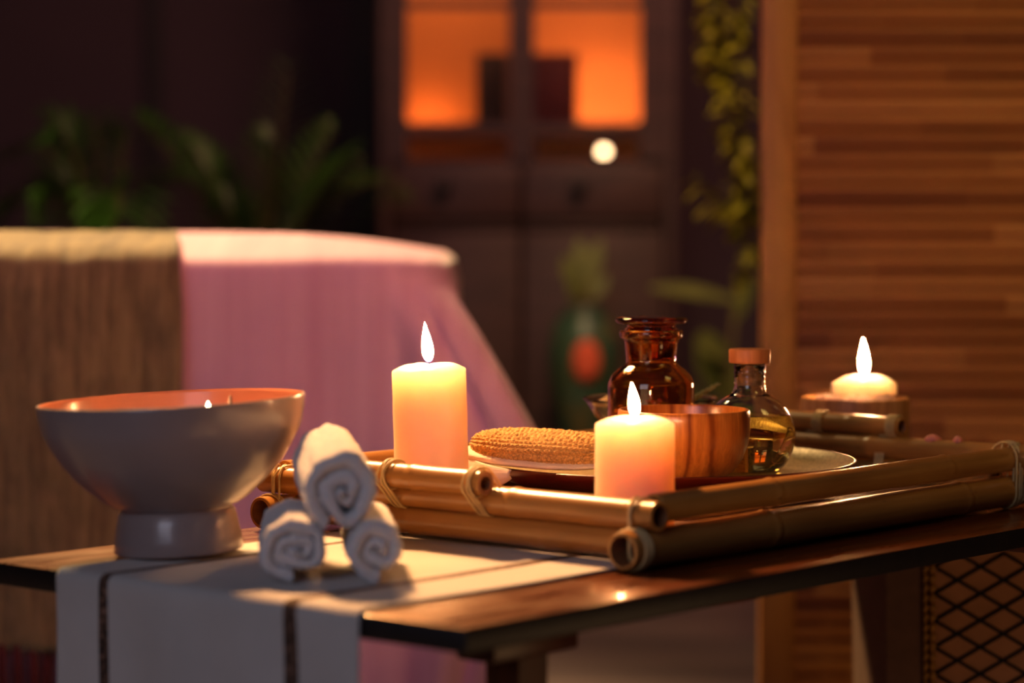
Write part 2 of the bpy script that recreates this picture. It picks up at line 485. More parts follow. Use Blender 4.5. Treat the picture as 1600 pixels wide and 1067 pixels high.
def pole(name, A, B, r, parent, **k):
    b, Mx, L = pole_mb(A, B, r, **k)
    o = b.build(name, None, parent, mats=[M['bamboo'], M['bamboo_in']])
    for p in o.data.polygons:
        c = p.center; rad = math.hypot(c.x, c.y)
        if rad < r-.0028: p.material_index = 1
    o.matrix_world = Mx
    smooth_by_angle(o, 40)
    if parent:
        o.matrix_parent_inverse = Matrix.Identity(4)
        o.matrix_basis = parent.matrix_basis.inverted() @ Mx
    return o
def stadium(c1, c2, d, r, n=28, skew=0.0):
    """closed loop around two parallel round poles with centres c1,c2, in the plane across d"""
    c1 = Vector(c1); c2 = Vector(c2); d = Vector(d).normalized()
    ax = (c2-c1)
    if ax.length < 1e-6: ax = Vector((0, 0, 1))*1e-6
    a = ax.normalized(); a = (a - d*a.dot(d)).normalized(); s = d.cross(a)
    pts = []
    for i in range(n):
        an = 2*PI*i/n
        base = c2 if math.cos(an) > 0 else c1
        pts.append(base + (a*math.cos(an) + s*math.sin(an))*r + d*skew*math.sin(an))
    return pts
TB = .0028   # everything of the tray stands on the runner
tray = empty('bamboo_tray', (0, 0, 0), 'rectangular bamboo pole tray lashed with rattan, holding candles and bottles', 'tray')
RV, LV, FU, BU = .098, .566, .348, 1.0
pole('pole', T(.318, RV, .0173+TB), T(1.05, RV, .0173+TB), .0172, tray, nodes=(.30, .78), seed=1)          # right lower
pole('pole', T(FU+.0145, RV-.001, .0520+TB), T(1.03, RV-.002, .0520+TB), .0134, tray, nodes=(.27, .74), seed=2)   # right upper
pole('pole', T(.318, LV, .0165+TB), T(1.05, LV, .0165+TB), .0162, tray, nodes=(.4,), seed=3)
pole('pole', T(FU+.0145, LV+.011, .0535+TB), T(1.03, LV+.011, .0535+TB), .0126, tray, nodes=(.5,), seed=4)
pole('pole', T(FU, .079, .0475+TB), T(FU, .592, .0475+TB), .0138, tray, nodes=(.33, .86), seed=5)         # front upper
pole('pole', T(FU+.006, RV+.017, .020+TB), T(FU+.006, LV-.017, .020+TB), .0135, tray, nodes=(.22, .62), seed=6)   # front lower
pole('pole', T(BU, .06, .0545+TB), T(BU, .60, .0545+TB), .0130, tray, nodes=(.4, .6), seed=7)          # back upper
pole('pole', T(BU, RV+.017, .024+TB), T(BU, LV-.017, .024+TB), .0145, tray, nodes=(.5,), seed=8)
def VS(px, u, h):       # v on the line u,h seen at image column px
    k = (px-800)/F
    # (C0x+u*Ux + v*Vx) = k*(C0y+u*Uy+v*Vy)
    return (k*(C0.y+u*UA.y) - (C0.x+u*UA.x)) / (VA.x - k*VA.y)
def US(px, v, h):
    k = (px-800)/F
    return (k*(C0.y+v*VA.y) - (C0.x+v*VA.x)) / (UA.x - k*UA.y)
su, sh = FU-.018, .0655+TB
v1 = VS(759, su, sh); v2 = v1+.20
pole('handle', T(su, v1, sh), T(su, v2, sh), .0120, tray, nodes=(.45,), seed=9, wall=.0055)
bu, bh = BU+.006, .0785+TB
w1 = VS(1411, bu, bh); w2 = w1+.22
pole('handle', T(bu, w1, bh), T(bu, w2, bh), .0112, tray, nodes=(.3,), seed=10)
d_v = Vector((VA.x, VA.y, 0)); d_u = Vector((UA.x, UA.y, 0))
def lash(rings, parent=tray):
    b = MB()
    for pts in rings: b.tube(pts, .00125, 6, closed=True)
    return b.build('lashing', M['rattan'], parent)
# handle lashings (front)
for px in (612, 746):
    vv = VS(px, su, sh)
    rs = []
    for k in range(3):
        q = vv + (k-1)*.0031
        rs.append(stadium(T(FU, q, .0475+TB), T(su, q, sh), d_v, .0152, skew=.004*(1 if k % 2 else -1)))
    for k in range(2):
        q = vv + (k-.5)*.003
        rs.append(stadium(T(su, q, sh), T(su, q, sh+1e-5), d_v, .0132))
    lash(rs)
for px in (1272, 1386):
    vv = VS(px, bu, bh)
    rs = []
    for k in range(4):
        q = vv + (k-1.5)*.0032
        rs.append(stadium(T(BU, q, .026+TB), T(bu, q, .0535+TB), d_v, .0164, skew=.003))
        rs.append(stadium(T(bu, q-.012, bh), T(bu, q-.012, bh+1e-5), d_v, .0126))
    lash(rs)
# front right corner
rs = []
for k, q in enumerate((RV-.001, RV+.0085)):
    rs.append(stadium(T(FU, q, .0165+TB), T(FU, q, .0475+TB), d_v, .0153, skew=.004*(1 if k else -1)))
for k in range(4):
    q = FU-.0165 - .0 + k*.0032 - .003
    rs.append(stadium(T(q, RV, .0173+TB), T(q, RV, .0174+TB), d_u, .0184, skew=.001))
b = MB()
lash(rs)
# front left corner
rs = []
for q in (LV-.012, LV-.004, LV+.006):
    rs.append(stadium(T(FU, q, .0170+TB), T(FU, q, .0475+TB), d_v, .0155, skew=.008*(1 if q > LV-.008 else -1)))
for k in range(3):
    q = FU-.018+k*.003
    rs.append(stadium(T(q, LV, .0165+TB), T(q, LV, .0166+TB), d_u, .0175, skew=.003))
lash(rs)
# back corners
for VV in (RV, LV):
    rs = []
    for k in range(4):
        q = BU-.014+k*.0034
        rs.append(stadium(T(q, VV, .0165+TB), T(q, VV, .0535+TB), d_u, .0176, skew=.004*(1 if k % 2 else -1)))
    for k in range(3):
        q = VV-.008+k*.008
        rs.append(stadium(T(BU, q, .016+TB), T(BU, q, .0545+TB), d_v, .0150, skew=.004))
    lash(rs)
# tray floor of thin bamboo strips
b = MB()
u = FU+.021
while u < BU-.02:
    b.box((u, RV+.017, .0145), (u+.0106, LV-.017, .0185+.0008*random.random()), bev=.001); u += .0112
o = b.build('tray_floor', M['tray_board'], tray); o.rotation_euler = (0, 0, UAZ); o.location = T(0, 0, 0)
smooth_by_angle(o, 30)
FL = .0195    # height of tray floor surface
print('stub v', v1, w1)

def P(x, y, h=0.0): return Vector((x, y, TT+h))

# candles ----------------------------------------------------------------
def flame_mesh(h, r, lean, parent, z, name='flame'):
    prof = []
    N = 22
    for i in range(N+1):
        t = i/N
        rr = r*math.sin(PI*min(1, t**.62))**.9*(1-.15*t) if 0 < t < 1 else 0
        if 0 < t < .18: rr = max(rr, r*.42)
        prof.append((rr, z+h*t))
    def fn(p, a):
        t = (p.z-z)/h
        p.x += lean*(t**1.3); return p
    b = MB(); b.lathe(prof, 20, fn=fn)
    # poles move with the lean too
    for v in b.v:
        if abs(v.x) < 1e-9 and abs(v.y) < 1e-9 and v.z > z+h*.9: v.x = lean
    return b.build(name, M['flame'], parent)
def candle(name, x, y, base, r, hrim, dome, label, flame, group=None, tilt=0, flat=.45, dent=0):
    t = empty(name, P(x, y, base), label, 'candle', group, rot=(0, tilt, 0))
    H = hrim-base
    prof = [(0, 0.0), (r*.96, 0), (r, .0015)]
    for i in range(1, 12): prof.append((r*(1+.004*math.sin(i*1.7)), .0015+(H-.003)*i/12))
    prof += [(r, H-.0015), (r*.985, H)]
    # sloping shoulder up to a flat or domed middle
    n = 8
    for i in range(1, n+1):
        q = i/n
        rr = r*.985 + (r*flat-r*.985)*q
        prof.append((rr, H+dome*math.sin(q*PI/2)**1.0))
    prof += [(r*flat*.5, H+dome*1.02-dent*.5), (.004, H+dome-.0005-dent), (0, H+dome-.001-dent)]
    def fn(p, a):
        if p.z > .9*H: p.z += .0006*math.sin(a*3+1)+.0004*math.sin(a*7)
        return p
    b = MB(); b.lathe(prof, 56, fn=fn)
    smooth_by_angle(b.build('wax_body', M['wax'], t), 50)
    zt = H+dome
    fh, fr, lean, gap = flame
    b = MB(); b.tube([(0, 0, zt-.006), (.0003, 0, zt+.003), (lean*.1+.0006, 0, zt+gap+.006)], .0009, 6)
    b.build('wick', M['wick'], t)
    flame_mesh(fh, fr, lean, t, zt+gap)
    return t
candle('pillar_candle', -.0795, 2.56, FL, .0372, .166, .0058,
       'tall cream pillar candle with steady flame standing beside the stack of rolled towels', (.041, .0062, -.003, .0015), 'lit pillar candles on the tray', tilt=-.026, flat=.5)
candle('pillar_candle', .1145, 2.38, FL, .0372, .1262, .0062,
       'short thick cream pillar candle in front of the wooden bowl', (.031, .0052, -.003, .001), 'lit pillar candles on the tray', flat=.42)

# plate -------------------------------------------------------------------
pl = empty('serving_plate', P(.165, 2.748, FL), 'round dark-wood plate with pale gold inside under the bottles and wooden bowl', 'plate')
b = MB(); b.lathe([(0, 0), (.115, 0), (.125, .002), (.17, .018), (.198, .031), (.2045, .0375), (.2047, .039), (.2036, .040), (.2015, .0398)], 96)
smooth_by_angle(b.build('plate_body', M['plate_out'], pl), 50)
b = MB(); b.lathe([(.2015, .0398), (.195, .0345), (.184, .029), (.15, .0265), (0, .0262)], 96)
smooth_by_angle(b.build('plate_inside', M['plate_in'], pl), 50)
PF = FL+.0268

# wooden bowl -----------------------------------------------------------------
wb = empty('wooden_bowl', P(.1775, 2.64, PF), 'round striped-grain wooden bowl behind the short candle', 'bowl', rot=(0, 0, .6))
H = .1205-PF
prof = [(0, 0), (.034, 0), (.040, .001), (.052, .010), (.0615, .024), (.0672, .040), (.0690, .054), (.0688, .066), (.0680, H-.001), (.0668, H), (.0655, H), (.0645, H-.002),
        (.0640, .055), (.061, .036), (.053, .020), (.035, .010), (0, .007)]
b = MB(); b.lathe(prof, 96); smooth_by_angle(b.build('bowl_body', M['bowl_wood'], wb), 60)

# amber jar ----------------------------------------------------------------------
jx, jy, jr = .1515, 2.782, .0473
jar = empty('apothecary_jar', P(jx, jy, PF), 'amber glass apothecary jar with flat glass stopper on the plate', 'jar')
Zt = .2103-PF
def hz(py, y=jy, base=PF): return .318-(py-HOR)*y/F-base
zr0, zr1, zn, zs = hz(515), hz(528), hz(566), hz(600)
out = [(0, .001), (.040, 0), (.0455, .003), (jr, .009), (jr, zs-.004), (jr*.985, zs+.002), (.0435, zs+.009), (.0370, zs+.016), (.0305, zs+.0205), (.0276, zn), (.0275, zn+.003),
       (.0290, zr1-.006), (.0305, zr1-.001), (.0330, zr1), (.0348, zr1+.002), (.0348, zr0-.002), (.0335, zr0)]
inn = [(.0300, zr0), (.0285, zr0-.002), (.0245, zn+.003), (.0248, zn-.002), (.0275, zs+.018), (.0345, zs+.0135), (.0410, zs+.0068), (.0442, zs), (.0444, .012), (.041, .0055), (0, .0045)]
b = MB(); b.lathe(out+inn, 72); b.build('jar_body', M['amber'], jar)
b = MB(); b.lathe([(0, zn+.004), (.0225, zn+.004), (.0236, zn+.006), (.0272, zr0-.003), (.0282, zr0+.001), (.0262, zr0+.003), (.0260, Zt-.0085), (.0375, Zt-.0070), (.0395, Zt-.0040), (.0385, Zt-.0015), (.034, Zt), (.020, Zt-.001), (0, Zt-.0015)], 64)
b.build('stopper', M['amber_lid'], jar)
b = MB()
for i in range(150):
    a = random.random()*2*PI; r = .040*math.sqrt(random.random()); z = .010+random.random()*.066*(.75+.25*math.sin(a))
    s = .005+random.random()*.006
    R = Matrix.Translation((r*math.cos(a)*.94, r*math.sin(a)*.94, z)) @ Matrix.Rotation(random.random()*6, 4, 'Z') @ Matrix.Rotation(random.random()*3, 4, 'X')
    b.grid(lambda i_, j_: Vector(((i_/3-.5)*s, (j_/3-.5)*s*.7*math.sin(PI*(i_+.6)/4), .25*s*((i_/3-.5)**2+(j_/3-.5)**2)*4)), 4, 4, M=R)
o = b.build('dried_petals', M['petal']); o.location = P(jx, jy, PF); tag(o, 'red dried petals filling the amber jar', 'dried petals', kind='stuff')

# oil bottle ------------------------------------------------------------------------
bx, by, br = .2557, 2.75, .0495
bot = empty('oil_bottle', P(bx, by, PF), 'round clear glass bottle of golden oil with flat wooden cap', 'bottle')
def hb(py): return .318-(py-HOR)*by/F-PF
zc = hb(681.5); z0 = 0.0
rb0 = math.sqrt(max(1e-6, br*br-zc*zc)) if zc < br else .02
prof = [(0, .0012), (rb0*.8, .0008), (rb0*.95, 0)]
a0 = math.asin(max(-1, min(1, -zc/br)))
zneck = hb(607)
a1 = math.asin(min(.999, (zneck-zc)/br))
nk = .0163
k = 26
for i in range(1, k+1):
    a = a0+(a1-a0)*i/k
    prof.append((br*math.cos(a), zc+br*math.sin(a)))
prof = [p for p in prof if not (p[1] > zc and p[0] < nk+.001)]
prof += [(nk+.0012, zneck-.001), (nk, zneck+.003)]
zt = hb(568)
z = zneck+.004
while z < zt-.002:
    prof += [(nk-.0002, z), (nk+.0009, z+.0022), (nk-.0002, z+.0044)]; z += .0055
prof += [(nk+.0008, zt-.001), (nk+.0004, zt)]
ri = br-.0022
inn = [(nk-.0024, zt), (nk-.0026, zneck+.004)]
a1i = math.acos((nk-.001)/ri)
for i in range(k+1):
    a = a1i+(a0*.96-a1i)*i/k
    inn.append((ri*math.cos(a), zc+ri*math.sin(a)))
inn += [(0, zc+ri*math.sin(a0*.96)+.0004)]
b = MB(); b.lathe(prof+inn, 80); b.build('bottle_body', M['glass'], bot)
# oil slightly overlapping into the glass wall so that the interface refracts properly
zl = hb(648); rl = br-.0016
a1l = math.asin((zl-zc)/rl); pr = [(0, zc+rl*math.sin(a0*.95))]
for i in range(k+1):
    a = a0*.95+(a1l-a0*.95)*i/k
    pr.append((rl*math.cos(a), zc+rl*math.sin(a)))
pr += [(0, zl)]
b = MB(); b.lathe(pr, 80); smooth_by_angle(b.build('oil', M['oil'], bot), 50)
b = MB(); b.lathe([(0, zneck+.004), (nk-.0030, zneck+.004), (nk-.0027, zt+.0005), (nk-.0027, zt+.001), (0, zt+.001)], 40); smooth_by_angle(b.build('cork', M['cork'], bot), 40)
zcp = hb(545)
b = MB(); b.lathe([(0, zt+.001), (.0220, zt+.001), (.0223, zt+.002), (.0225, zcp-.0015), (.0216, zcp), (0, zcp+.0003)], 48); smooth_by_angle(b.build('cap', M['cap_wood'], bot), 40)

# glass bowl with herbs ----------------------------------------------------------------
gx, gy = .1575, 2.905
gb = empty('glass_bowl', P(gx, gy, PF+.0035), 'small faceted clear glass bowl behind the amber jar', 'bowl')
H = .1135-PF-.0035
def fac(p, a):
    k = 1-.035*abs(math.sin(a*9+p.z*40)) if .01 < p.z < H*.8 else 1
    p.x *= k; p.y *= k; return p
b = MB(); b.lathe([(0, .001), (.026, 0), (.029, .002), (.036, .010), (.052, .026), (.065, .044), (.0735, H-.004), (.0770, H-.001), (.0772, H), (.0755, H+.0003), (.0738, H-.001),
                  (.0705, H-.005), (.062, .045), (.049, .028), (.033, .013), (.024, .007), (0, .006)], 72, fn=fac)
b.build('bowl_glass', M['glass'], gb)
b = MB()
for i in range(46):
    a = random.random()*2*PI; r = .050*math.sqrt(random.random()); z = .030+random.random()*.018+.2*r
    L = .03+random.random()*.03; an = random.random()*PI
    d = Vector((math.cos(an), math.sin(an), random.uniform(-.15, .15)))*L/2
    c = Vector((r*math.cos(a)*.55, r*math.sin(a)*.55, z+.006))
    b.tube([c-d, c+Vector((0, 0, .002)), c+d], .0011, 5)
o = b.build('dried_herbs', M['herb']); o.location = P(gx, gy, PF+.0035); tag(o, 'pale dried herb stalks heaped in the glass bowl', 'herbs', kind='stuff')
for (dx, dy, ang, tl, lab) in ((.051, .0, .35, .45, 'dry herb sprig sticking out of the glass bowl beside the oil bottle'), ):
    t = empty('herb_sprig', P(gx+dx, gy+dy, .1135), lab, 'herb sprig')
    b = MB(); b.tube([(-.03, 0, -.012), (0, 0, -.002), (.022, 0, .012)], [.0012, .0014, .0010], 6); b.build('stalk', M['herb'], t)
    b = MB()
    for k in range(7):
        p = Vector((-.010+.005*k, 0, -.005+.0028*k)); s = 1 if k % 2 else -1
        b.tube([p, p+Vector((.004, s*.003, .003)), p+Vector((.009, s*.005, .004))], [.0006, .0022, .0004], 6)
    b.build('leaves', M['herb'], t)
b = MB(); b.lathe([(0, -.001), (.013, -.001), (.016, .001), (.014, .003), (0, .0035)], 20, fn=lambda p, a: Vector((p.x, p.y, p.z+.002*math.sin(2*a))))
o = b.build('dried_citrus_peel', M['lemon']); o.location = P(gx-.050, gy-.005, .1085); o.rotation_euler = (.2, -.25, 0)
tag(o, 'dried orange peel slice lying in the glass bowl', 'dried fruit')

# massage mitt ------------------------------------------------------------------------------
mt = empty('massage_mitt', P(.0325, 2.656, 0), 'knitted sisal massage mitt with white cotton backing on the plate rim', 'massage mitt', rot=(math.radians(3.5), math.radians(1.2), math.radians(-27)))
mt.location.z += .0025
ML, MW = .0765, .047
def mitt_surf(s, a, grow=0.0, top=.0140, bot=.0160, zc=.0775):
    """s in -1..1 along, a around"""
    e = (1-abs(s)**3.2)**(1/2.4) if abs(s) < 1 else 0
    cw = MW*(.92+.08*math.cos(s*2))*e+grow*e
    ca, sa = math.cos(a), math.sin(a)
    y = cw*math.copysign(abs(ca)**.8, ca)
    z = (top if sa > 0 else bot)*(e**.7)*math.copysign(abs(sa)**.72, sa)
    return Vector((ML*s, y, zc+z+(grow*sa)))
NS, NA = 300, 260
def knit(i, j):
    s = -1+2*(i+.5)/NS; a = 2*PI*j/NA
    p = mitt_surf(s, a)
    row = a*11.0/1.0+.25*math.sin(s*5)            # rows run lengthwise
    ri_ = math.floor(row/PI); ph = row/PI-ri_
    col = (s*ML/.0052)*PI + (PI/2 if ri_ % 2 else 0) + 1.2*math.sin(ph*PI)
    hgt = (abs(math.sin(ph*PI))**.6)*(.45+.55*abs(math.sin(col))**.8)
    hgt += .35*nz(p, 260)
    q = mitt_surf(s, a); n = Vector((0, q.y/MW*.9, (q.z-.0795)/.0175)).normalized() if abs(s) < .97 else Vector((math.copysign(1, s), 0, 0))
    n = (n+Vector((s**5*.8, 0, 0))).normalized()
    return p + n*.0036*hgt
b = MB(); b.grid(knit, NS, NA, False, True)
b.f.append(tuple(range(NA))); b.f.append(tuple((NS-1)*NA+k for k in range(NA)))
b.build('knit_cover', M['loofah'], mt)
def pad(i, j):
    s = -1+2*i/60; a = 2*PI*j/48
    e = (1-abs(s)**3)**(1/2.3) if abs(s) < 1 else 0
    ca, sa = math.cos(a), math.sin(a)
    k = .5-.5*s
    y = (MW+.0035)*e*math.copysign(abs(ca)**.9, ca) - .002
    z = .0035*(1+.9*k)*(e**.5)*math.copysign(abs(sa)**.7, sa)
    dr = -.0035*k
    return Vector(((ML+.0060)*s-.002, y, .0655+z*1.25+.006*k*k+dr*.2))
b = MB(); b.grid(pad, 61, 48, False, True); b.build('cotton_backing', M['padding'], mt)
# loose strap end hanging over the plate rim
def strap(i, j):
    t = i/24; w = j/14-.5
    x = -.076+.068*t; ww = .026*math.sin(PI*min(1, .16+t*.80))**.6
    y = -.028-.027*math.sin(t*PI*.60)
    z = .0655-.013*math.sin(PI*(.15+.62*t)) + w*ww + .0006*math.sin(w*44)
    return Vector((x, y-.005*math.sin(PI*(w+.5))-.002, z))
b = MB(); b.grid(strap, 25, 15); o = b.build('strap', M['padding'], mt); solidify(o, .0022, 0)

# wooden tub with the far candle --------------------------------------------------------------
tx, ty = .4095, 3.045
tub = empty('wooden_tub', P(tx, ty, 0), 'straight-sided wooden tub of salt crystals under the far candle', 'bowl')
Ht = .318-(620.5-HOR)*ty/F
R = 83.5/F*ty
b = MB(); b.lathe([(0, 0), (R*.93, 0), (R*.96, .002), (R*.985, Ht*.5), (R, Ht-.002), (R*.985, Ht), (R*.90, Ht), (R*.875, Ht-.002), (R*.86, Ht-.010), (0, Ht-.010)], 80,
    fn=lambda p, a: Vector((p.x*(1-.004*max(0, math.sin(a*11))**6), p.y*(1-.004*max(0, math.sin(a*11))**6), p.z)))
smooth_by_angle(b.build('tub_body', M['tub_wood'], tub), 45)
fz = Ht+.0012
candle('short_candle', tx+.0115, ty+.009, fz, 51.0/F*ty, .318-(600-HOR)*ty/F, .0095, 'squat cream candle burning in the tub of salt crystals', (.0440, .0068, -.0015, .001), flat=.36)
def crystal(r):
    bm = bmesh.new(); bmesh.ops.create_icosphere(bm, subdivisions=2, radius=r)
    sd = random.random()*50
    for v in bm.verts:
        v.co *= 1+.45*nz(v.co*(1/r)*.9+Vector((sd, 0, 0)))
        v.co.z *= .75
    b = MB(); b.v = [v.co.copy() for v in bm.verts]; b.f = [tuple(x.index for x in f.verts) for f in bm.faces]; bm.free(); return b
cpro = []
for i in range(17):
    a = math.radians(-158+i*7.6); rr = R*random.uniform(.66, .80)
    r = random.uniform(.0040, .0062)
    if i < 3:
        o = crystal(r).build('salt_crystal', M['salt'], None, smooth=False); cpro.append(o)
    else:
        o = cpro[i % 3].copy(); C.objects.link(o)
    o.location = P(tx+rr*math.cos(a), ty+rr*math.sin(a), fz-.0025+r*.35); o.rotation_euler = (random.random()*.3, random.random()*.3, random.random()*6)
    tag(o, 'pale pink salt crystal in the wooden tub around the squat candle', 'salt crystal', 'salt crystals in the wooden tub')
# bed of fine salt that carries the crystals
b = MB(); b.lathe([(0, .0), (R*.5, .000), (R*.72, -.0015), (R*.845, -.006), (R*.84, -.0088), (0, -.0088)], 40, fn=lambda p, a: Vector((p.x, p.y, p.z+.0008*nz(p, 200))))
o = b.build('fine_salt', M['salt']); o.location = P(tx, ty, fz-.0005); tag(o, 'layer of fine pink salt filling the wooden tub', 'salt', kind='stuff')
# pebbles seen past the far tray rail and by the plate
def stone(name, loc, r, lab, cat='pebble', group=None, m='salt'):
    o = crystal(r).build(name, M[m], None); o.location = loc; o.rotation_euler = (0, 0, random.random()*6); tag(o, lab, cat, group); return o
ppx = 1405; pv_u = .90
stone('salt_stone', P((1403-800)/F*2.86, 2.86, FL+.007), .0095, 'small white salt stone inside the tray near the plate rim', 'salt stone')
def petal_at(px, dpx, lab):
    q = VS(px, BU, .05); c = T(BU, q, .0545+TB+.0135)
    b = MB(); b.grid(lambda i, j: Vector(((i/7-.5)*dpx/F*2.9*(1-.25*(j/5-.5)**2*4), (j/5-.5)*.016*math.sin(PI*(i+.7)/8.4), .0045*math.sin(PI*i/7)*1.0-.006*(j/5-.5)**2*4)), 8, 6)
    o = b.build('rose_petal', M['petal_pink']); solidify(o, .0008, 1); o.location = c; o.rotation_euler = (0, 0, .0)
    tag(o, lab, 'petal')
petal_at(1460, 26, 'curled pink petal on the far tray pole, the larger of two')
petal_at(1499, 15, 'small pink petal on the far tray pole, towards its lashed corner')

# ceramic bowl ----------------------------------------------------------------------------------
cbx, cby = -.3125, 2.39
cb = empty('ceramic_bowl', P(cbx, cby, .0068), 'large grey-beige glazed ceramic footed bowl on the table beside the towels', 'bowl', rot=(0, -math.radians(2.6), 0))
H = .1475-.0065
Rm = .1252
def arc_prof():
    kn = [(0, .0508), (.03, .060), (.115, .0720), (.34, .0962), (.656, .1168), (.85, .1232), (1, Rm)]
    zj = .0410; pts = []
    def cr(p0, p1, p2, p3, t): return .5*((2*p1)+(-p0+p2)*t+(2*p0-5*p1+4*p2-p3)*t*t+(-p0+3*p1-3*p2+p3)*t**3)
    for i in range(len(kn)-1):
        q = [kn[max(0, min(len(kn)-1, i+k))] for k in (-1, 0, 1, 2)]
        for k in range(5):
            pts.append((cr(*[x[1] for x in q], k/5), zj+(H-zj)*cr(*[x[0] for x in q], k/5)))
    pts.append((Rm, H))
    return pts
body = arc_prof()
outp = [(0, .004), (.050, .004), (.054, 0), (.0595, 0), (.0605, .002), (.0588, .014), (.0565, .027), (.0546, .0365), (.0515, .0398)] + body[1:]
rim = [(Rm-.0006, H+.001), (Rm-.0024, H+.0012)]
inp = [(r-.0042, z+.003) for r, z in reversed(body[8:])]
inp = [(r, min(z, H-.001)) for r, z in inp]
inp += [(.030, .050), (0, .048)]
b = MB(); b.lathe(outp+rim, 112); smooth_by_angle(b.build('bowl_outer', M['bowl_out'], cb), 50)
b = MB(); b.lathe([(Rm-.0024, H+.0012)]+inp, 112); smooth_by_angle(b.build('bowl_inner', M['bowl_in'], cb), 50)
Hw = .1475-.0205
b = MB(); b.lathe([(0, Hw-.006), (.1080, Hw-.006), (.1125, Hw-.0005), (.1120, Hw), (0, Hw)], 64)
o = b.build('water', M['water']); o.location = P(cbx-.0055, cby, 0); tag(o, 'shallow clear water in the big ceramic bowl', 'water')
def fcandle(x, y, lab, fl=(.0135, .0036)):
    t = empty('floating_candle', P(x, y, Hw-.006), lab, 'candle')
    b = MB(); b.lathe([(0, 0), (.012, 0), (.018, .003), (.0195, .008), (.0185, .0095), (0, .0098)], 32); smooth_by_angle(b.build('wax_body', M['wax'], t), 50)
    b = MB(); b.tube([(0, 0, .009), (0, 0, .013)], .0007, 6); b.build('wick', M['wick'], t)
    flame_mesh(fl[0], fl[1], .0, t, .0115)
fcandle(-.2850, 2.395, 'small floating candle burning in the ceramic bowl')
stone('river_pebble', P(-.2755, 2.325, Hw+.0045), .0135, 'smooth grey stone in the ceramic bowl in front of the flame', 'pebble', None, 'stone')
t = empty('seed_pod', P(-.265, 2.40, Hw), 'pointed dry seed pod standing in the ceramic bowl', 'seed pod')
b = MB(); b.lathe([(0, 0), (.008, .001), (.011, .006), (.007, .011), (.0022, .015), (.0014, .023), (0, .0245)], 16); b.build('pod_shell', M['stone'], t)

# towels -----------------------------------------------------------------------------------------
def towel(name, c, direc, L, Ro, turns, lab, seed=0, pitch_up=0.0, squash=1.0, waffle=False, drop=0.0, a_end=-1.9):
    N = 230
    th = (Ro-.004)/turns*.97
    pit = (Ro-.004)/turns
    r0 = Ro-pit*turns
    NLs = 46
    ring = []     # (across thickness -1..1, along 0..1)
    for i in range(NLs+1): ring.append((1, i/NLs))
    for k in (1, 2, 3): ring.append((math.cos(PI*k/4), 1+.28*th/L*math.sin(PI*k/4)*1.6))
    for i in range(NLs, -1, -1): ring.append((-1, i/NLs))
    for k in (1, 2, 3): ring.append((-math.cos(PI*k/4), -.28*th/L*math.sin(PI*k/4)*1.6))
    nr = len(ring)
    d = Vector(direc).normalized(); d = (d+Vector((0, 0, pitch_up))).normalized()
    s = d.cross(Vector((0, 0, 1))).normalized(); up = s.cross(d)
    rnd = random.Random(seed); ph1, ph2 = rnd.random()*6, rnd.random()*6
    def pt(i, j):
        t = i/(N-1); ang = a_end-(1-t)*turns*2*PI
        rc = r0+pit*(turns*t)-th/2
        w = 1+.16*math.sin(ang*2+ph1)*(1-t*.80)+.10*math.sin(ang*3+ph2)*(1-t*.95)
        ac, al = ring[j]
        q = max(.001, rc*w+ac*th/2*(1 if t > .02 else .5))
        x = q*math.cos(ang); z = q*math.sin(ang)*squash
        if drop: z -= drop*.75*max(0, -math.sin(ang))**5*min(1, max(0, (t-.05)/.8))
        if ac <= -.99 and t < .4: pass
        y = al*L + .0035*math.sin(ang*1.5+ph1)*(1-t) + (.002*math.sin(t*9+ph2))
        p = Vector((x, y, z))
        wx_, wz_ = p.x*48+seed*3.1, p.z*48+seed
        p.x += .0052*noise.noise(Vector((wx_, wz_, 0))) ; p.z += .0052*noise.noise(Vector((wx_, wz_, 9.0)))*(1 if drop or p.z > -.6*Ro else .15)
        nn = Vector((math.cos(ang), 0, math.sin(ang)))*ac
        h = .0012*nz(p+Vector((seed, 0, 0)), 420)+.0012*nz(p, 130)
        if waffle and ac > .9 and .22 < al < .8 and t > .7:
            h += .0011*(abs(math.sin(al*L*520))*abs(math.sin(ang*16)))-.0004
        p += nn*h
        if abs(ac) < .95: p.y += .0012*nz(p, 380)
        return c + s*p.x + d*p.y + up*p.z
    b = MB(); b.grid(pt, N, nr, False, True)
    b.f.append(tuple(range(nr))); b.f.append(tuple((N-1)*nr+k for k in range(nr)))
    o = b.build(name, M['terry']); tag(o, lab, 'towel', 'rolled white towels on the runner'); return o
dr = Vector((-.10, 1, 0))
def PX(px, py, y): return Vector(((px-800)/F*y, y, CAM_Z-(py-HOR)*y/F))
towel('rolled_towel', Vector(((463-800)/F*2.19, 2.19, TT+.0030+.0312)), dr, .155, .0325, 2.6, 'rolled white towel at the bottom of the stack, next to the ceramic bowl', 3, squash=.95, a_end=-1.75)
towel('rolled_towel', Vector(((590-800)/F*2.19, 2.19, TT+.0030+.0300)), dr, .150, .0285, 2.3, 'rolled white towel at the bottom of the stack, next to the tray poles', 11, squash=1.05, a_end=-1.5)
towel('rolled_towel', Vector(((537-800)/F*2.195, 2.195, TT+.0840)), Vector((-.15, 1, 0)), .160, .0368, 2.4, 'larger rolled white towel lying on top of the other two', 5, pitch_up=.06, squash=1.03, waffle=True, drop=.017, a_end=-2.2)

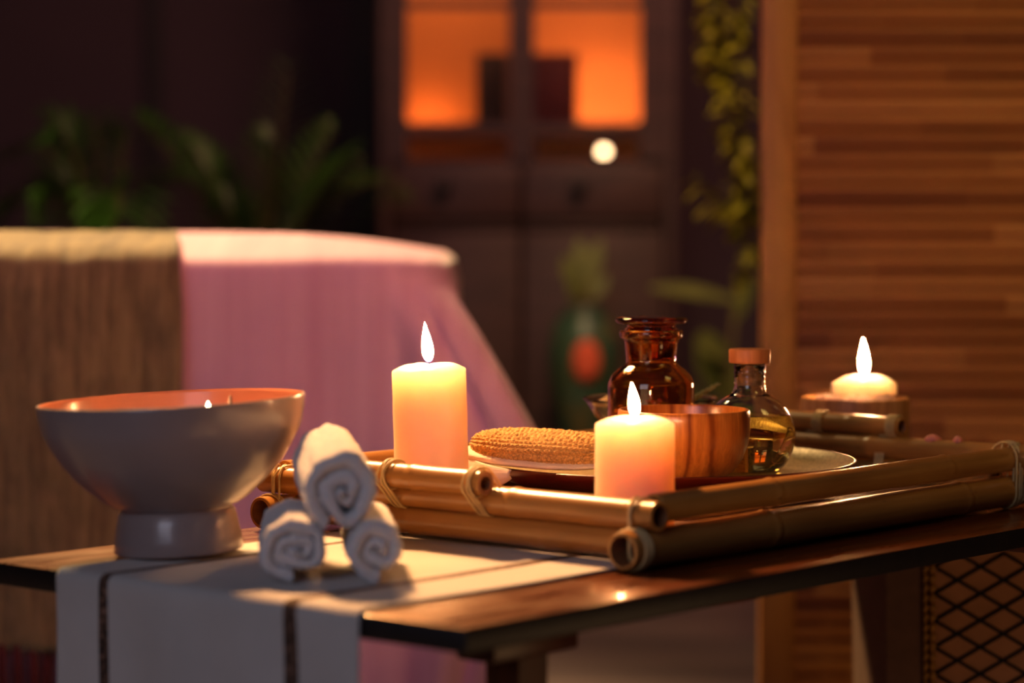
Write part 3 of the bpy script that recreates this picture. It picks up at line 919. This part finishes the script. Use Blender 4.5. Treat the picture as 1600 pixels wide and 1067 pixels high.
# ------------------------------------------------------------------ massage bed behind
BY = 3.5
bed = empty('massage_table', (-.95, BY+.36, 0), 'padded massage table under the pink sheet', 'massage table')
b = MB(); b.box((-1.2, -.31, .70), (.78, .31, .79), bev=.03); b.build('mattress', M['cushion'], bed)
for sx in (-1.1, .66):
    for sy in (-.25, .25):
        b = MB(); b.box((sx-.025, sy-.025, 0), (sx+.025, sy+.025, .70)); b.build('leg', M['pine'], bed, smooth=False)
def sheet():
    XR = -.120; XL = -2.15; YF = BY-.0; YB = BY+.72
    nper, nh = 420, 60
    # perimeter param: start at left back, along front... use closed rounded rectangle
    hs = []
    top = []
    R0 = .10
    def rr(px_, r, grow):
        # rounded-rect outline; s in 0..1 -> point and outward normal
        x0, x1, y0, y1 = XL-grow, XR+grow, YF-grow, YB+grow
        w, d = x1-x0, y1-y0; r = min(r, w/2.01, d/2.01)
        segs = [('l', (x0+r, y0), (x1-r, y0)), ('a', (x1-r, y0+r), -PI/2), ('l', (x1, y0+r), (x1, y1-r)), ('a', (x1-r, y1-r), 0), ('l', (x1-r, y1), (x0+r, y1)), ('a', (x0+r, y1-r), PI/2), ('l', (x0, y1-r), (x0, y0+r)), ('a', (x0+r, y0+r), PI)]
        lens = [(w-2*r) if i in (0, 4) else (d-2*r) if i in (2, 6) else r*PI/2 for i in range(8)]
        return segs, lens, r
    def outline(s, grow, r):
        segs, lens, r = rr(0, r, grow)
        # fixed share of parameters per segment so rows line up
        share = [.42, .12, .12, .06, .14, .04, .06, .04]
        acc = 0
        for sg, sh_ in zip(segs, share):
            if s <= acc+sh_+1e-9:
                t = (s-acc)/sh_
                if sg[0] == 'l':
                    a, b2 = sg[1], sg[2]; return a[0]+(b2[0]-a[0])*t, a[1]+(b2[1]-a[1])*t
                an = sg[2]+t*PI/2; return sg[1][0]+r*math.cos(an), sg[1][1]+r*math.sin(an)
            acc += sh_
        return segs[0][1][0], segs[0][1][1]
    rows = []
    # top dome rows
    for k in range(8):
        q = 1-k/8      # inset
        rows.append((-.30*q, .797+.028*(1-(1-q)**2.0)*1.0, .06+.04*(1-q), 0))
    for k in range(7):   # rounded edge
        a = PI/2*k/6
        rows.append((.0+.030*math.sin(a)-.030+.03, .797-.030*(1-math.cos(a)), .10, 0))
    for k in range(1, 46):
        z = .767-k*.0145; d = (.767-z)
        rows.append((.032+.012*min(1, d/.3), z, .11, d))
    V = []
    for (g, z, r, d) in rows:
        for i in range(nper):
            s = i/nper
            x, y = outline(s, g, r)
            if d > 0:
                # hanging corner: the cloth flares out at each corner
                corner = math.exp(-((s-.48)/.05)**2)
                fl = .250*corner*min(1, d/.25)**.85
                fl *= 1-.55*max(0, (d-.26)/.36)
                x += fl*.62; y -= fl*.45
                amp = .010*min(1, d/.25)
                wv = math.sin(s*120+2*math.sin(s*9))*amp*(.35+.65*abs(nz((s*11, 3, 0))))
                wv += .02*corner*math.sin(s*230)*min(1, d/.2)
                y -= wv if s < .46 or .66 < s else 0
                x += wv if .5 < s < .66 else 0
                z2 = z
            else:
                z2 = z+.003*nz((x*5, y*5, 0))
            V.append((x, y, z2))
    n = nper; Fc = []
    for k in range(len(rows)-1):
        for i in range(n):
            j = (i+1) % n
            Fc.append((k*n+i, k*n+j, (k+1)*n+j, (k+1)*n+i))
    Fc.append(tuple(range(n))[::-1])
    o = mesh_obj('bed_sheet', V, Fc, M['sheet']); solidify(o, .003, 1)
    tag(o, 'pink sheet draped over the massage table down to the floor', 'sheet')
    return o
sheet()
def throw():
    x1 = (284-800)/F*(BY-.02); x0 = -2.0
    # path over top then down the front
    path = []
    for k in range(16): 
        q = k/15
        yy = BY+.11-(.11-.035)*q
        inset = min(.30, max(0, yy-BY))
        path.append((yy, .8105+.028*(1-(1-inset/.30)**2)))
    for k in range(1, 9):
        a = PI/2*k/8
        path.append((BY+.002-.060*math.sin(a), .772+.040*math.cos(a)))
    for k in range(1, 50):
        path.append((BY-.062-.014*min(1, k/20), .772-k*.0103))
    nx = 150; V = []
    for i, (y, z) in enumerate(path):
        hang = max(0, .77-z)
        for j in range(nx+1):
            x = x0+(x1-x0)*j/nx+(y-BY+.02)*(-.147)*(j/nx)
            w = .006*math.sin(x*30+1)*min(1, hang/.2)+.004*nz((x*9, z*5, 0))
            e = .010*nz((0, z*7, 1))*(j/nx)
            V.append((x+e, y-w-.004*nz((x*40, z*40, y*40)), z+.002*nz((x*30, y*30, 2))))
    n = nx+1
    Fc = [(i*n+j, i*n+j+1, (i+1)*n+j+1, (i+1)*n+j) for i in range(len(path)-1) for j in range(nx)]
    t = empty('throw_blanket', (-.9, BY+.2, .85), 'brown woolly throw blanket laid over one end of the pink sheet', 'blanket')
    inv = Vector((.9, -BY-.2, -.85))
    o = mesh_obj('blanket_cloth', [Vector(v)+inv for v in V], Fc, M['throw'], t); solidify(o, .009, 0)
    b = MB(); x = x0+.01; yb, zb = path[-1]
    while x < x1-.005:
        sw = random.uniform(-.006, .006)
        b.tube([Vector((x, yb, zb+.008))+inv, Vector((x+sw*.4, yb-.004, zb-.04))+inv, Vector((x+sw, yb-.001, zb-.09-random.random()*.01))+inv], [.0055, .007, .004], 6); x += .021
    b.build('fringe', M['fringe'], t)
throw()

# ------------------------------------------------------------------ folding screen
SY = 3.80
def sx(px, y=SY): return (px-800)/F*y
X0, X1 = sx(1188), sx(1188)+.56
SZ0, SZ1 = .04, 1.80
scr = empty('folding_screen', ((X0+X1)/2, SY, 0), 'tall warm pine louvred folding screen standing behind the far candle', 'folding screen')
sh_ = Vector((-(X0+X1)/2, -SY, 0))
def tr(v): return Matrix.Translation(v)
def panel(Mx, w):
    for (a, c) in ((0, .052), (w-.052, w)):
        b = MB(); b.box((a, -.014, .0), (c, .014, SZ1), Mx, bev=.004); smooth_by_angle(b.build('stile', M['pine'], scr))
    for (z0, z1) in ((SZ0, SZ0+.07), (SZ1-.09, SZ1-.02)):
        b = MB(); b.box((.052, -.010, z0), (w-.052, .010, z1), Mx, bev=.003); smooth_by_angle(b.build('rail', M['pine'], scr))
    b = MB(); z = SZ0+.078
    while z < SZ1-.10:
        R = Mx @ Matrix.Translation((0, 0, z+PITCH/2)) @ Matrix.Rotation(math.radians(-17), 4, 'X')
        b.box((.052, -.0032, -PITCH*.56), (w-.052, .0032, PITCH*.56), R, bev=.0015); z += PITCH
    o = b.build('louvre_slats', M['slat'], scr); smooth_by_angle(o, 40)
panel(tr(Vector((X0, SY, 0))+sh_), .56)
panel(tr(Vector((X1+.004, SY, 0))+sh_) @ Matrix.Rotation(math.radians(-32), 4, 'Z'), .56)

# ------------------------------------------------------------------ cabinet
KY = 6.0
def kx(px): return (px-800)/F*KY
def kz(py): return CAM_Z-(py-HOR)*KY/F
KX0, KX1 = kx(592), kx(1058)
cab = empty('display_cabinet', ((KX0+KX1)/2, KY+.2, 0), 'dark wood display cabinet with lit glazed compartments and drawers behind the bed', 'cabinet')
off = Vector((-(KX0+KX1)/2, -KY-.2, 0)); MO = tr(off)
D = .40; KT = 1.80
def cbox(name, lo, hi, m='dark_wood', bev=.004, parent=cab):
    b = MB(); b.box(lo, hi, MO, bev=bev); return smooth_by_angle(b.build(name, M[m], parent, smooth=True))
cbox('side_panel', (KX0, KY, 0), (KX0+.03, KY+D, KT)); cbox('side_panel', (KX1-.03, KY, 0), (KX1, KY+D, KT))
cbox('top_panel', (KX0-.02, KY-.02, KT), (KX1+.02, KY+D, KT+.03))
zb = kz(250)
cbox('middle_shelf', (KX0+.03, KY, zb-.03), (KX1-.03, KY+D, zb))
cbox('light_block_shelf', (KX0+.03, KY+.012, kz(205)), (KX1-.03, KY+D-.02, kz(198)))  # added shelf hidden behind the rail; keeps lower row dim, carries box and book
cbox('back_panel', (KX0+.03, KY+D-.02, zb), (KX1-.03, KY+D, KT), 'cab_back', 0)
cbox('base_panel', (KX0+.03, KY, .0), (KX1-.03, KY+D-.03, .08))
xm0, xm1 = kx(797), kx(833)
cbox('divider', (xm0+.012, KY+.02, zb), (xm1-.012, KY+D-.02, KT))
# glazed doors: frames with a glazing bar
for (a, c, ia, ic) in ((KX0+.03, (xm0+xm1)/2, kx(637), kx(795)), ((xm0+xm1)/2, KX1-.03, kx(835), kx(1000))):
    b = MB()
    b.box((a, KY-.012, zb), (ia, KY+.010, KT), MO); b.box((ic, KY-.012, zb), (c-.001, KY+.010, KT), MO)
    for (y0, y1) in ((212, 192), (15, 2), ):
        b.box((ia, KY-.012, kz(y0)), (ic, KY+.010, kz(y1)), MO)
    b.box((ia, KY-.012, KT-.05), (ic, KY+.010, KT), MO)
    dd = b.build('door', M['dark_wood'], cab, smooth=False)
    b = MB(); b.box((ia-.004, KY-.002, zb), (ic+.004, KY+.002, KT-.04), MO); b.build('pane', M['glass'], dd, smooth=False)
# drawers
zd0, zd1 = kz(342), kz(258)
for (a, c, kpx) in ((KX0+.035, (xm0+xm1)/2-.004, 693), ((xm0+xm1)/2+.004, KX1-.035, 903)):
    dd = cbox('drawer', (a, KY-.012, zd0), (c, KY+.3, zd1))
    b = MB(); b.lathe([(0, 0), (.008, 0), (.008, .012), (.018, .016), (.020, .024), (.012, .030), (0, .031)], 20, tr(Vector((kx(kpx), KY-.012, kz(293)))+off) @ Matrix.Rotation(PI/2, 4, 'X')); b.build('knob', M['knob'], dd)
for (a, c) in ((KX0+.035, (xm0+xm1)/2-.004), ((xm0+xm1)/2+.004, KX1-.035)):
    cbox('door', (a, KY-.012, .09), (c, KY+.008, kz(362)))
    cbox('rail', (a, KY-.002, kz(358)), (c, KY+.008, kz(346)))
# things inside the cabinet
def bxo(name, px0, px1, py0, py1, dy, m, lab, cat, thick=.06):
    x0, x1 = (px0-800)/F*(KY+dy), (px1-800)/F*(KY+dy)
    z1 = CAM_Z-(py0-HOR)*(KY+dy)/F
    b = MB(); b.box((x0, KY+dy, kz(198)+.0015), (x1, KY+dy+thick, z1), bev=.004); o = smooth_by_angle(b.build(name, M[m])); tag(o, lab, cat); return o
bxo('storage_box', 744, 794, 84, 190, .05, 'brown_box', 'dark brown box in the cabinet compartment next to the bed', 'box', .15)
bxo('book', 830, 902, 84, 190, .05, 'red_box', 'dark red book standing upright in the lit cabinet', 'book', .12)
# small lamp in the cabinet
lam = empty('cabinet_lamp', ((943-800)/F*(KY+.12), KY+.12, zb), 'tiny glowing tealight lamp at the bottom of the cabinet', 'lamp')
b = MB(); b.lathe([(0, 0), (.018, 0), (.020, .004), (.020, .012), (0, .012)], 24); smooth_by_angle(b.build('lamp_base', M['knob'], lam))
t_ = NT('lamp_glow'); t_.t.nodes.remove(t_.b); e_ = t_.n('ShaderNodeEmission'); e_.inputs[0].default_value = (1, .62, .32, 1); e_.inputs[1].default_value = 30; t_.l(e_.outputs[0], t_.out.inputs[0])
b = MB(); b.lathe([(0, .013), (.009, .014), (.012, .021), (.010, .030), (0, .034)], 20); b.build('bulb', t_.m, lam)

# ------------------------------------------------------------------ plants
def leaf(b, base, direc, L, W, up=Vector((0, 0, 1)), droop=.2, n=6, fold=.15):
    d = Vector(direc).normalized(); s = d.cross(up)
    s = s.normalized() if s.length > 1e-4 else Vector((1, 0, 0)); u = s.cross(d)
    def pt(i, j):
        t = i/n; w = (j/2-.5)*2
        ww = W*math.sin(PI*min(1, t*.92+.04))**.75*.5
        return Vector(base)+d*L*t+s*w*ww+u*(fold*abs(w)*ww) - up*droop*L*t*t
    b.grid(pt, n+1, 3)
# hanging vine
vt = empty('trailing_vine', (.36, 4.7, 2.2), 'yellow-green trailing vine hanging in front of the dark wall beside the screen', 'plant')
VYd = 4.7
bs, bl = MB(), MB()
rv = random.Random(4)
def q3(px, py, y=VYd): return Vector(((px-800)/F*y, y, CAM_Z-(py-HOR)*y/F))
strands = [[(1128, -560), (1120, -200), (1125, 0), (1118, 60), (1128, 130), (1140, 200), (1160, 250), (1168, 330), (1150, 360), (1105, 300), (1085, 270)],
           [(1175, -560), (1170, -200), (1168, 20), (1160, 120), (1165, 230), (1160, 300), (1172, 380), (1160, 450)],
           [(1100, -560), (1105, -100), (1112, 20), (1108, 80), (1122, 140)],
           [(1190, -560), (1185, -100), (1150, 40), (1140, 120), (1150, 190), (1172, 260), (1180, 340), (1150, 330), (1120, 310)],
           [(1140, -560), (1130, -100), (1105, 60), (1120, 75), (1095, 110)]]
OV = Vector((-.36, -VYd, -2.2))
for si, S in enumerate(strands):
    pts = []
    for k in range(len(S)-1):
        for q in range(8):
            t = q/8; pts.append(q3(S[k][0]*(1-t)+S[k+1][0]*t, S[k][1]*(1-t)+S[k+1][1]*t, VYd+.03*math.sin(k+q/8+si))+OV)
    bs.tube(pts, .0028, 5)
    acc = 0
    for k in range(len(pts)-1):
        acc += (pts[k+1]-pts[k]).length
        if acc > .007:
            acc = 0
            for _ in range(2):
                a = rv.random()*2*PI
                leaf(bl, pts[k], (math.cos(a), math.sin(a)*.8, rv.uniform(-.8, .3)), rv.uniform(.030, .050), rv.uniform(.014, .022), droop=.25, n=4)
for o in (bs.build('stem', M['stem'], vt), bl.build('foliage', M['leaf_y'], vt)):
    pass
# plant in painted pot behind the jar
PY = 5.8
pp = empty('potted_plant', ((912-800)/F*PY, PY, 0), 'leafy plant in a painted green and ochre vase behind the jar', 'plant')
cz = CAM_Z-(560-HOR)*PY/F
zt_ = CAM_Z-(478-HOR)*PY/F; zb_ = CAM_Z-(690-HOR)*PY/F
b = MB()
b.lathe([(0, zb_), (.05, zb_), (.058, zb_+.02), (.078, cz-.04), (.080, cz+.02), (.068, cz+.08), (.040, zt_-.01), (.046, zt_), (.038, zt_-.004), (.04, cz+.05), (0, cz+.04)], 40)
b.build('vase', M['pot'], pp)
b = MB(); b.lathe([(0, -.002), (.030, -.001), (.032, .002), (.02, .005), (0, .006)], 20, tr(Vector(((915-912)/F*PY, -.079, cz-.002))) @ Matrix.Rotation(PI/2, 4, 'X') @ Matrix.Scale(1.5, 4, (0, 1, 0)))
b.build('painted_spot', M['orange_flower'], pp)
bl = MB(); bs = MB()
rp = random.Random(9)
for (px, py, L, W) in ((905, 372, .12, .042), (938, 372, .12, .034), (880, 400, .10, .035), (925, 390, .12, .04), (888, 440, .08, .03), (950, 430, .09, .03)):
    tip = Vector(((px-912)/F*PY, rp.uniform(-.03, .03), CAM_Z-(py-HOR)*PY/F)); base = Vector((0, 0, zt_-.005)); dd = tip-base
    bs.tube([base, base+dd*.4], .003, 5); leaf(bl, base+dd*.25, dd, dd.length*.75, W, up=Vector((0, -1, .2)).normalized(), droop=.06)
bs.build('stem', M['stem'], pp); bl.build('foliage', M['leaf_p'], pp)
# its plant stand
st = empty('plant_stand', ((912-800)/F*PY, PY, 0), 'slim dark stand under the painted vase', 'stand')
b = MB(); b.lathe([(0, zb_-.02), (.09, zb_-.02), (.09, zb_-.002), (0, zb_-.002)], 32); smooth_by_angle(b.build('stand_top', M['dark_wood'], st))
for a in (0.4, 2.5, 4.6):
    b = MB(); b.tube([(.03*math.cos(a), .03*math.sin(a), zb_-.02), (.10*math.cos(a), .10*math.sin(a), 0)], .009, 8); b.build('leg', M['dark_wood'], st)
# broad-leaved plant by the screen
PY2 = 5.78
bp = empty('broad_leaf_plant', ((1125-800)/F*PY2, PY2, 0), 'dark green broad-leaved potted plant next to the screen post', 'plant')
bl = MB(); bs = MB()
for (px0, py0, px1, py1, W) in ((1150, 470, 1015, 436, .05), (1140, 560, 1085, 530, .085), (1130, 620, 1095, 505, .10), (1145, 640, 1180, 545, .08), (1120, 660, 1060, 600, .08), (1150, 500, 1178, 420, .05), (1120, 690, 1075, 650, .08)):
    a = Vector(((px0-1125)/F*PY2, .02, CAM_Z-(py0-HOR)*PY2/F)); c = Vector(((px1-1125)/F*PY2, -.03, CAM_Z-(py1-HOR)*PY2/F))
    bs.tube([Vector((0, 0, .30)), Vector((a.x*.5, .01, (a.z+.3)/2)), a], .004, 6)
    leaf(bl, a, c-a, (c-a).length, W, up=Vector((0, -.6, .8)).normalized(), droop=.12, n=8)
bs.build('stem', M['stem'], bp); bl.build('foliage', M['leaf_p'], bp)
b = MB(); b.lathe([(0, 0), (.09, 0), (.12, .28), (.125, .30), (.112, .30), (.108, .27), (0, .27)], 36); smooth_by_angle(b.build('pot', M['terracotta'], bp))
# palms behind the bed
def palm(x, y, fronds, lab, pot_h=.35, zroot=.62):
    t = empty('potted_palm', (x, y, 0), lab, 'plant', 'dark palms behind the bed')
    b = MB(); b.lathe([(0, 0), (.11, 0), (.15, pot_h), (.155, pot_h+.02), (.14, pot_h+.02), (.135, pot_h-.03), (0, pot_h-.03)], 32); smooth_by_angle(b.build('pot', M['terracotta'], t))
    bs, bl = MB(), MB()
    bs.tube([(0, 0, pot_h-.04), (0, 0, zroot)], [.03, .015], 8)
    for (px, py, sag, yy) in fronds:
        tip = Vector(((px-800)/F*(y+yy)-x, yy, CAM_Z-(py-HOR)*(y+yy)/F)); base = Vector((0, 0, zroot))
        pts = []
        for k in range(15):
            q = k/14; p = base.lerp(tip, q); p.z += sag*math.sin(PI*q); pts.append(p)
        bs.tube(pts, [.005*(1-.7*k/14) for k in range(15)], 5)
        for k in range(3, 15):
            d = (pts[k]-pts[k-1]).normalized(); sdn = d.cross(Vector((0, -.5, 1))).normalized()
            for sg in (-1, 1):
                leaf(bl, pts[k], d*.8+sdn*sg*.8, .13*math.sin(PI*(k/15))**.6+.02, .020, droop=.3, n=4)
    bs.build('stem', M['stem'], t); bl.build('foliage', M['leaf_d'], t)
palm((170-800)/F*5.2, 5.2, [(30, 235, .14, .1), (90, 200, .10, -.1), (150, 190, .06, .1), (60, 300, .12, -.1), (120, 330, .1, -.15), (200, 210, .08, .1), (20, 320, .12, .05), (190, 330, .14, -.2)], 'dark green palm behind the brown throw end of the bed')
palm((400-800)/F*5.5, 5.5, [(220, 190, .06, .1), (300, 230, .06, -.1), (452, 112, .0, 0), (420, 225, .05, -.1), (520, 205, .04, .1), (545, 245, .05, -.1), (480, 280, .05, .1), (260, 280, .1, 0), (600, 280, .08, .1), (340, 300, .05, -.1)], 'dark green palm behind the pink middle of the bed')

# ------------------------------------------------------------------ hamper with rope net
HY = 2.98
hx0, hx1 = (1384-800)/F*HY, (1384-800)/F*HY+.36
hp = empty('laundry_hamper', ((hx0+hx1)/2, HY+.15, 0), 'canvas hamper with black rope net and gold braid under the table', 'hamper')
hw = (hx1-hx0)/2; HZ = .468
def taper(p):
    k = .955+.045*(p.z/HZ); return Vector((p.x*k, p.y*k, p.z))
b = MB(); b.box((-hw, -.15, 0), (hw, .15, HZ), bev=.008); b.v = [taper(v) for v in b.v]; smooth_by_angle(b.build('canvas_body', M['canvas'], hp), 30)
nx0 = -hw+(1462-1384)/F*HY
b = MB(); b.box((nx0-.001, -.1535, .012), (hw-.055, -.148, HZ-.004)); b.v = [taper(v) for v in b.v]; b.build('front_panel', M['canvas_d'], hp, smooth=False)
b = MB()
for c_, r_ in ((nx0-.0115, .0034), (nx0-.0035, .0042)):
    z = .01
    while z < HZ-.006:
        pts = [taper(Vector((c_, -.1565, z))), taper(Vector((c_+.002, -.158, z+.006))), taper(Vector((c_, -.1565, z+.011)))]
        b.tube(pts, [r_*.5, r_, r_*.5], 6); z += .0115
b.build('braid_trim', M['braid'], hp)
b = MB(); dw, dh = .0272, .0158
nxw = hw-.055
def net(sgn):
    k = -40
    while k < 60:
        pts = []
        x = nx0
        zc_ = k*2*dh
        pts = []
        st_ = 0
        n = int((nxw-nx0)/dw)
        for i in range(n+1):
            zz = zc_+sgn*i*dh
            if .01 < zz < HZ-.003: pts.append(taper(Vector((nx0+i*dw, -.1558, zz))))
        if len(pts) > 1: b.tube(pts, .0021, 6)
        k += 1
net(1); net(-1)
b.build('rope_net', M['rope'], hp)

# ------------------------------------------------------------------ room
def struct(name, lo, hi, m, bev=0):
    b = MB(); b.box(lo, hi, bev=bev); o = b.build(name, M[m], smooth=False); tag(o, kind='structure'); return o
struct('floor', (-3.4, -1.2, -.05), (3.0, 6.7, 0), 'floor')
struct('wall_back', (-3.4, 6.6, 0), (3.0, 6.75, 2.7), 'wall')
struct('wall_left', (-3.5, -1.2, 0), (-3.4, 6.7, 2.7), 'wall')
struct('wall_right', (3.0, -1.2, 0), (3.1, 6.7, 2.7), 'wall')
struct('baseboard_back', (-3.4, 6.58, 0), (3.0, 6.6, .1), 'wall_trim')
wx = lambda px: (px-800)/F*6.6
struct('trim_1', (wx(234), 6.575, 0), (wx(256), 6.6, 2.7), 'wall_trim')
struct('dark_gap_strip', (wx(548), 6.56, 0), (wx(590), 6.6, 2.7), 'wall_trim')  # dark strip stands in for the black gap beside the cabinet

# ------------------------------------------------------------------ lights
def area(name, loc, target, size, energy, color, size_y=None, spread=None):
    l = bpy.data.lights.new(name, 'AREA'); l.size = size; l.energy = energy; l.color = color
    if size_y: l.shape = 'RECTANGLE'; l.size_y = size_y
    if spread: l.spread = spread
    o = bpy.data.objects.new(name, l); C.objects.link(o); o.location = loc
    o.rotation_euler = (Vector(target)-Vector(loc)).to_track_quat('-Z', 'Y').to_euler(); return o
def point(name, loc, energy, color, r=.02):
    l = bpy.data.lights.new(name, 'POINT'); l.energy = energy; l.color = color; l.shadow_soft_size = r
    o = bpy.data.objects.new(name, l); C.objects.link(o); o.location = loc; return o
WARM = (1, .56, .22)
def spot(name, loc, target, energy, color, ang, blend=.5, r=.12):
    l = bpy.data.lights.new(name, 'SPOT'); l.energy = energy; l.color = color; l.spot_size = math.radians(ang); l.spot_blend = blend; l.shadow_soft_size = r
    o = bpy.data.objects.new(name, l); C.objects.link(o); o.location = loc
    o.rotation_euler = (Vector(target)-Vector(loc)).to_track_quat('-Z', 'Y').to_euler(); return o
spot('ceiling_light_bed', (-1.0, 4.5, 2.4), (-1.0, 3.95, .8), 420, (1, .67, .30), 78, .5, .2)
area('warm_fill_screen', (1.3, 2.3, 2.3), (.85, 3.8, .9), .5, 2.3, (1, .62, .15), spread=math.radians(90))  # added warm area light aimed at the screen, no fixture behind it
area('cool_fill_room', (-1.3, -.6, 1.9), (-.2, 2.6, .6), 1.4, 14, (.80, .79, 1.0))  # added cool fill from the camera side, no window stands there
spot('pink_fill_bed_front', (.15, 2.45, 2.5), (-.80, 3.5, .45), 42, (1, .26, .33), 48, .6)  # unseen pink fill, added to brighten the front of the bed
spot('warm_key_side_table', (-.6, 3.5, 1.95), (-.05, 2.34, .53), 400, (1, .47, .17), 30, .8, .12)  # unseen warm key, added from behind for runner and table
spot('warm_fill_vine', (.12, 3.8, 2.4), (.42, 4.9, 1.1), 60, (1, .70, .30), 44, .7)  # extra warm light put in to lift the dark vine
point('low_warm_fill', (.95, 1.95, .22), 2.6, (1, .55, .24), .12)  # added low warm fill for hamper and lower screen, no lamp body
area('warm_fill_cabinet', (.5, 4.6, 2.6), (.1, 6, .9), .6, 8, (1, .42, .30), spread=math.radians(110))  # added warm fill so that cabinet front and plants come out brighter
point('cabinet_strip_light', ((668-800)/F*6.3, KY+.30, kz(198)+.011), .55, (1, .42, .14), .006)
area('cabinet_strip_light', ((700-800)/F*6.2, KY+.08, KT-.01), ((690-800)/F*6.3, KY+.38, kz(130)), .12, 3.6, (1, .52, .24))
area('cabinet_strip_light', ((920-800)/F*6.2, KY+.08, KT-.01), ((920-800)/F*6.3, KY+.38, kz(130)), .12, 3.0, (1, .52, .24))
point('cabinet_strip_light', (kx(618), KY+.04, kz(230)), .3, (1, .42, .14), .003)
point('cabinet_strip_light', ((946-800)/F*6.3, KY+.30, kz(198)+.011), 3.2, (1, .52, .24), .006)
w = bpy.data.worlds.new('world'); bpy.context.scene.world = w; w.use_nodes = True
bg = w.node_tree.nodes['Background']; bg.inputs[0].default_value = (.42, .38, .62, 1); bg.inputs[1].default_value = .018

# ------------------------------------------------------------------ camera
cd = bpy.data.cameras.new('camera'); cam = bpy.data.objects.new('camera', cd); C.objects.link(cam)
cam.location = (0, 0, CAM_Z); cam.rotation_euler = (PI/2-math.atan((533.5-HOR)/F), 0, 0)
cd.sensor_width = 36; cd.lens = 36*F/1600
cd.dof.use_dof = True; cd.dof.focus_distance = 2.62; cd.dof.aperture_fstop = cd.lens/1000/.038; cd.dof.aperture_blades = 0
cd.clip_start = .05
S = bpy.context.scene; S.camera = cam
S.view_settings.view_transform = 'Standard'; S.view_settings.look = 'None'; S.view_settings.exposure = .22; S.view_settings.gamma = 1
S.cycles.use_denoising = True
S.cycles.max_bounces = 12; S.cycles.transmission_bounces = 12; S.cycles.glossy_bounces = 6
S.cycles.sample_clamp_indirect = 6
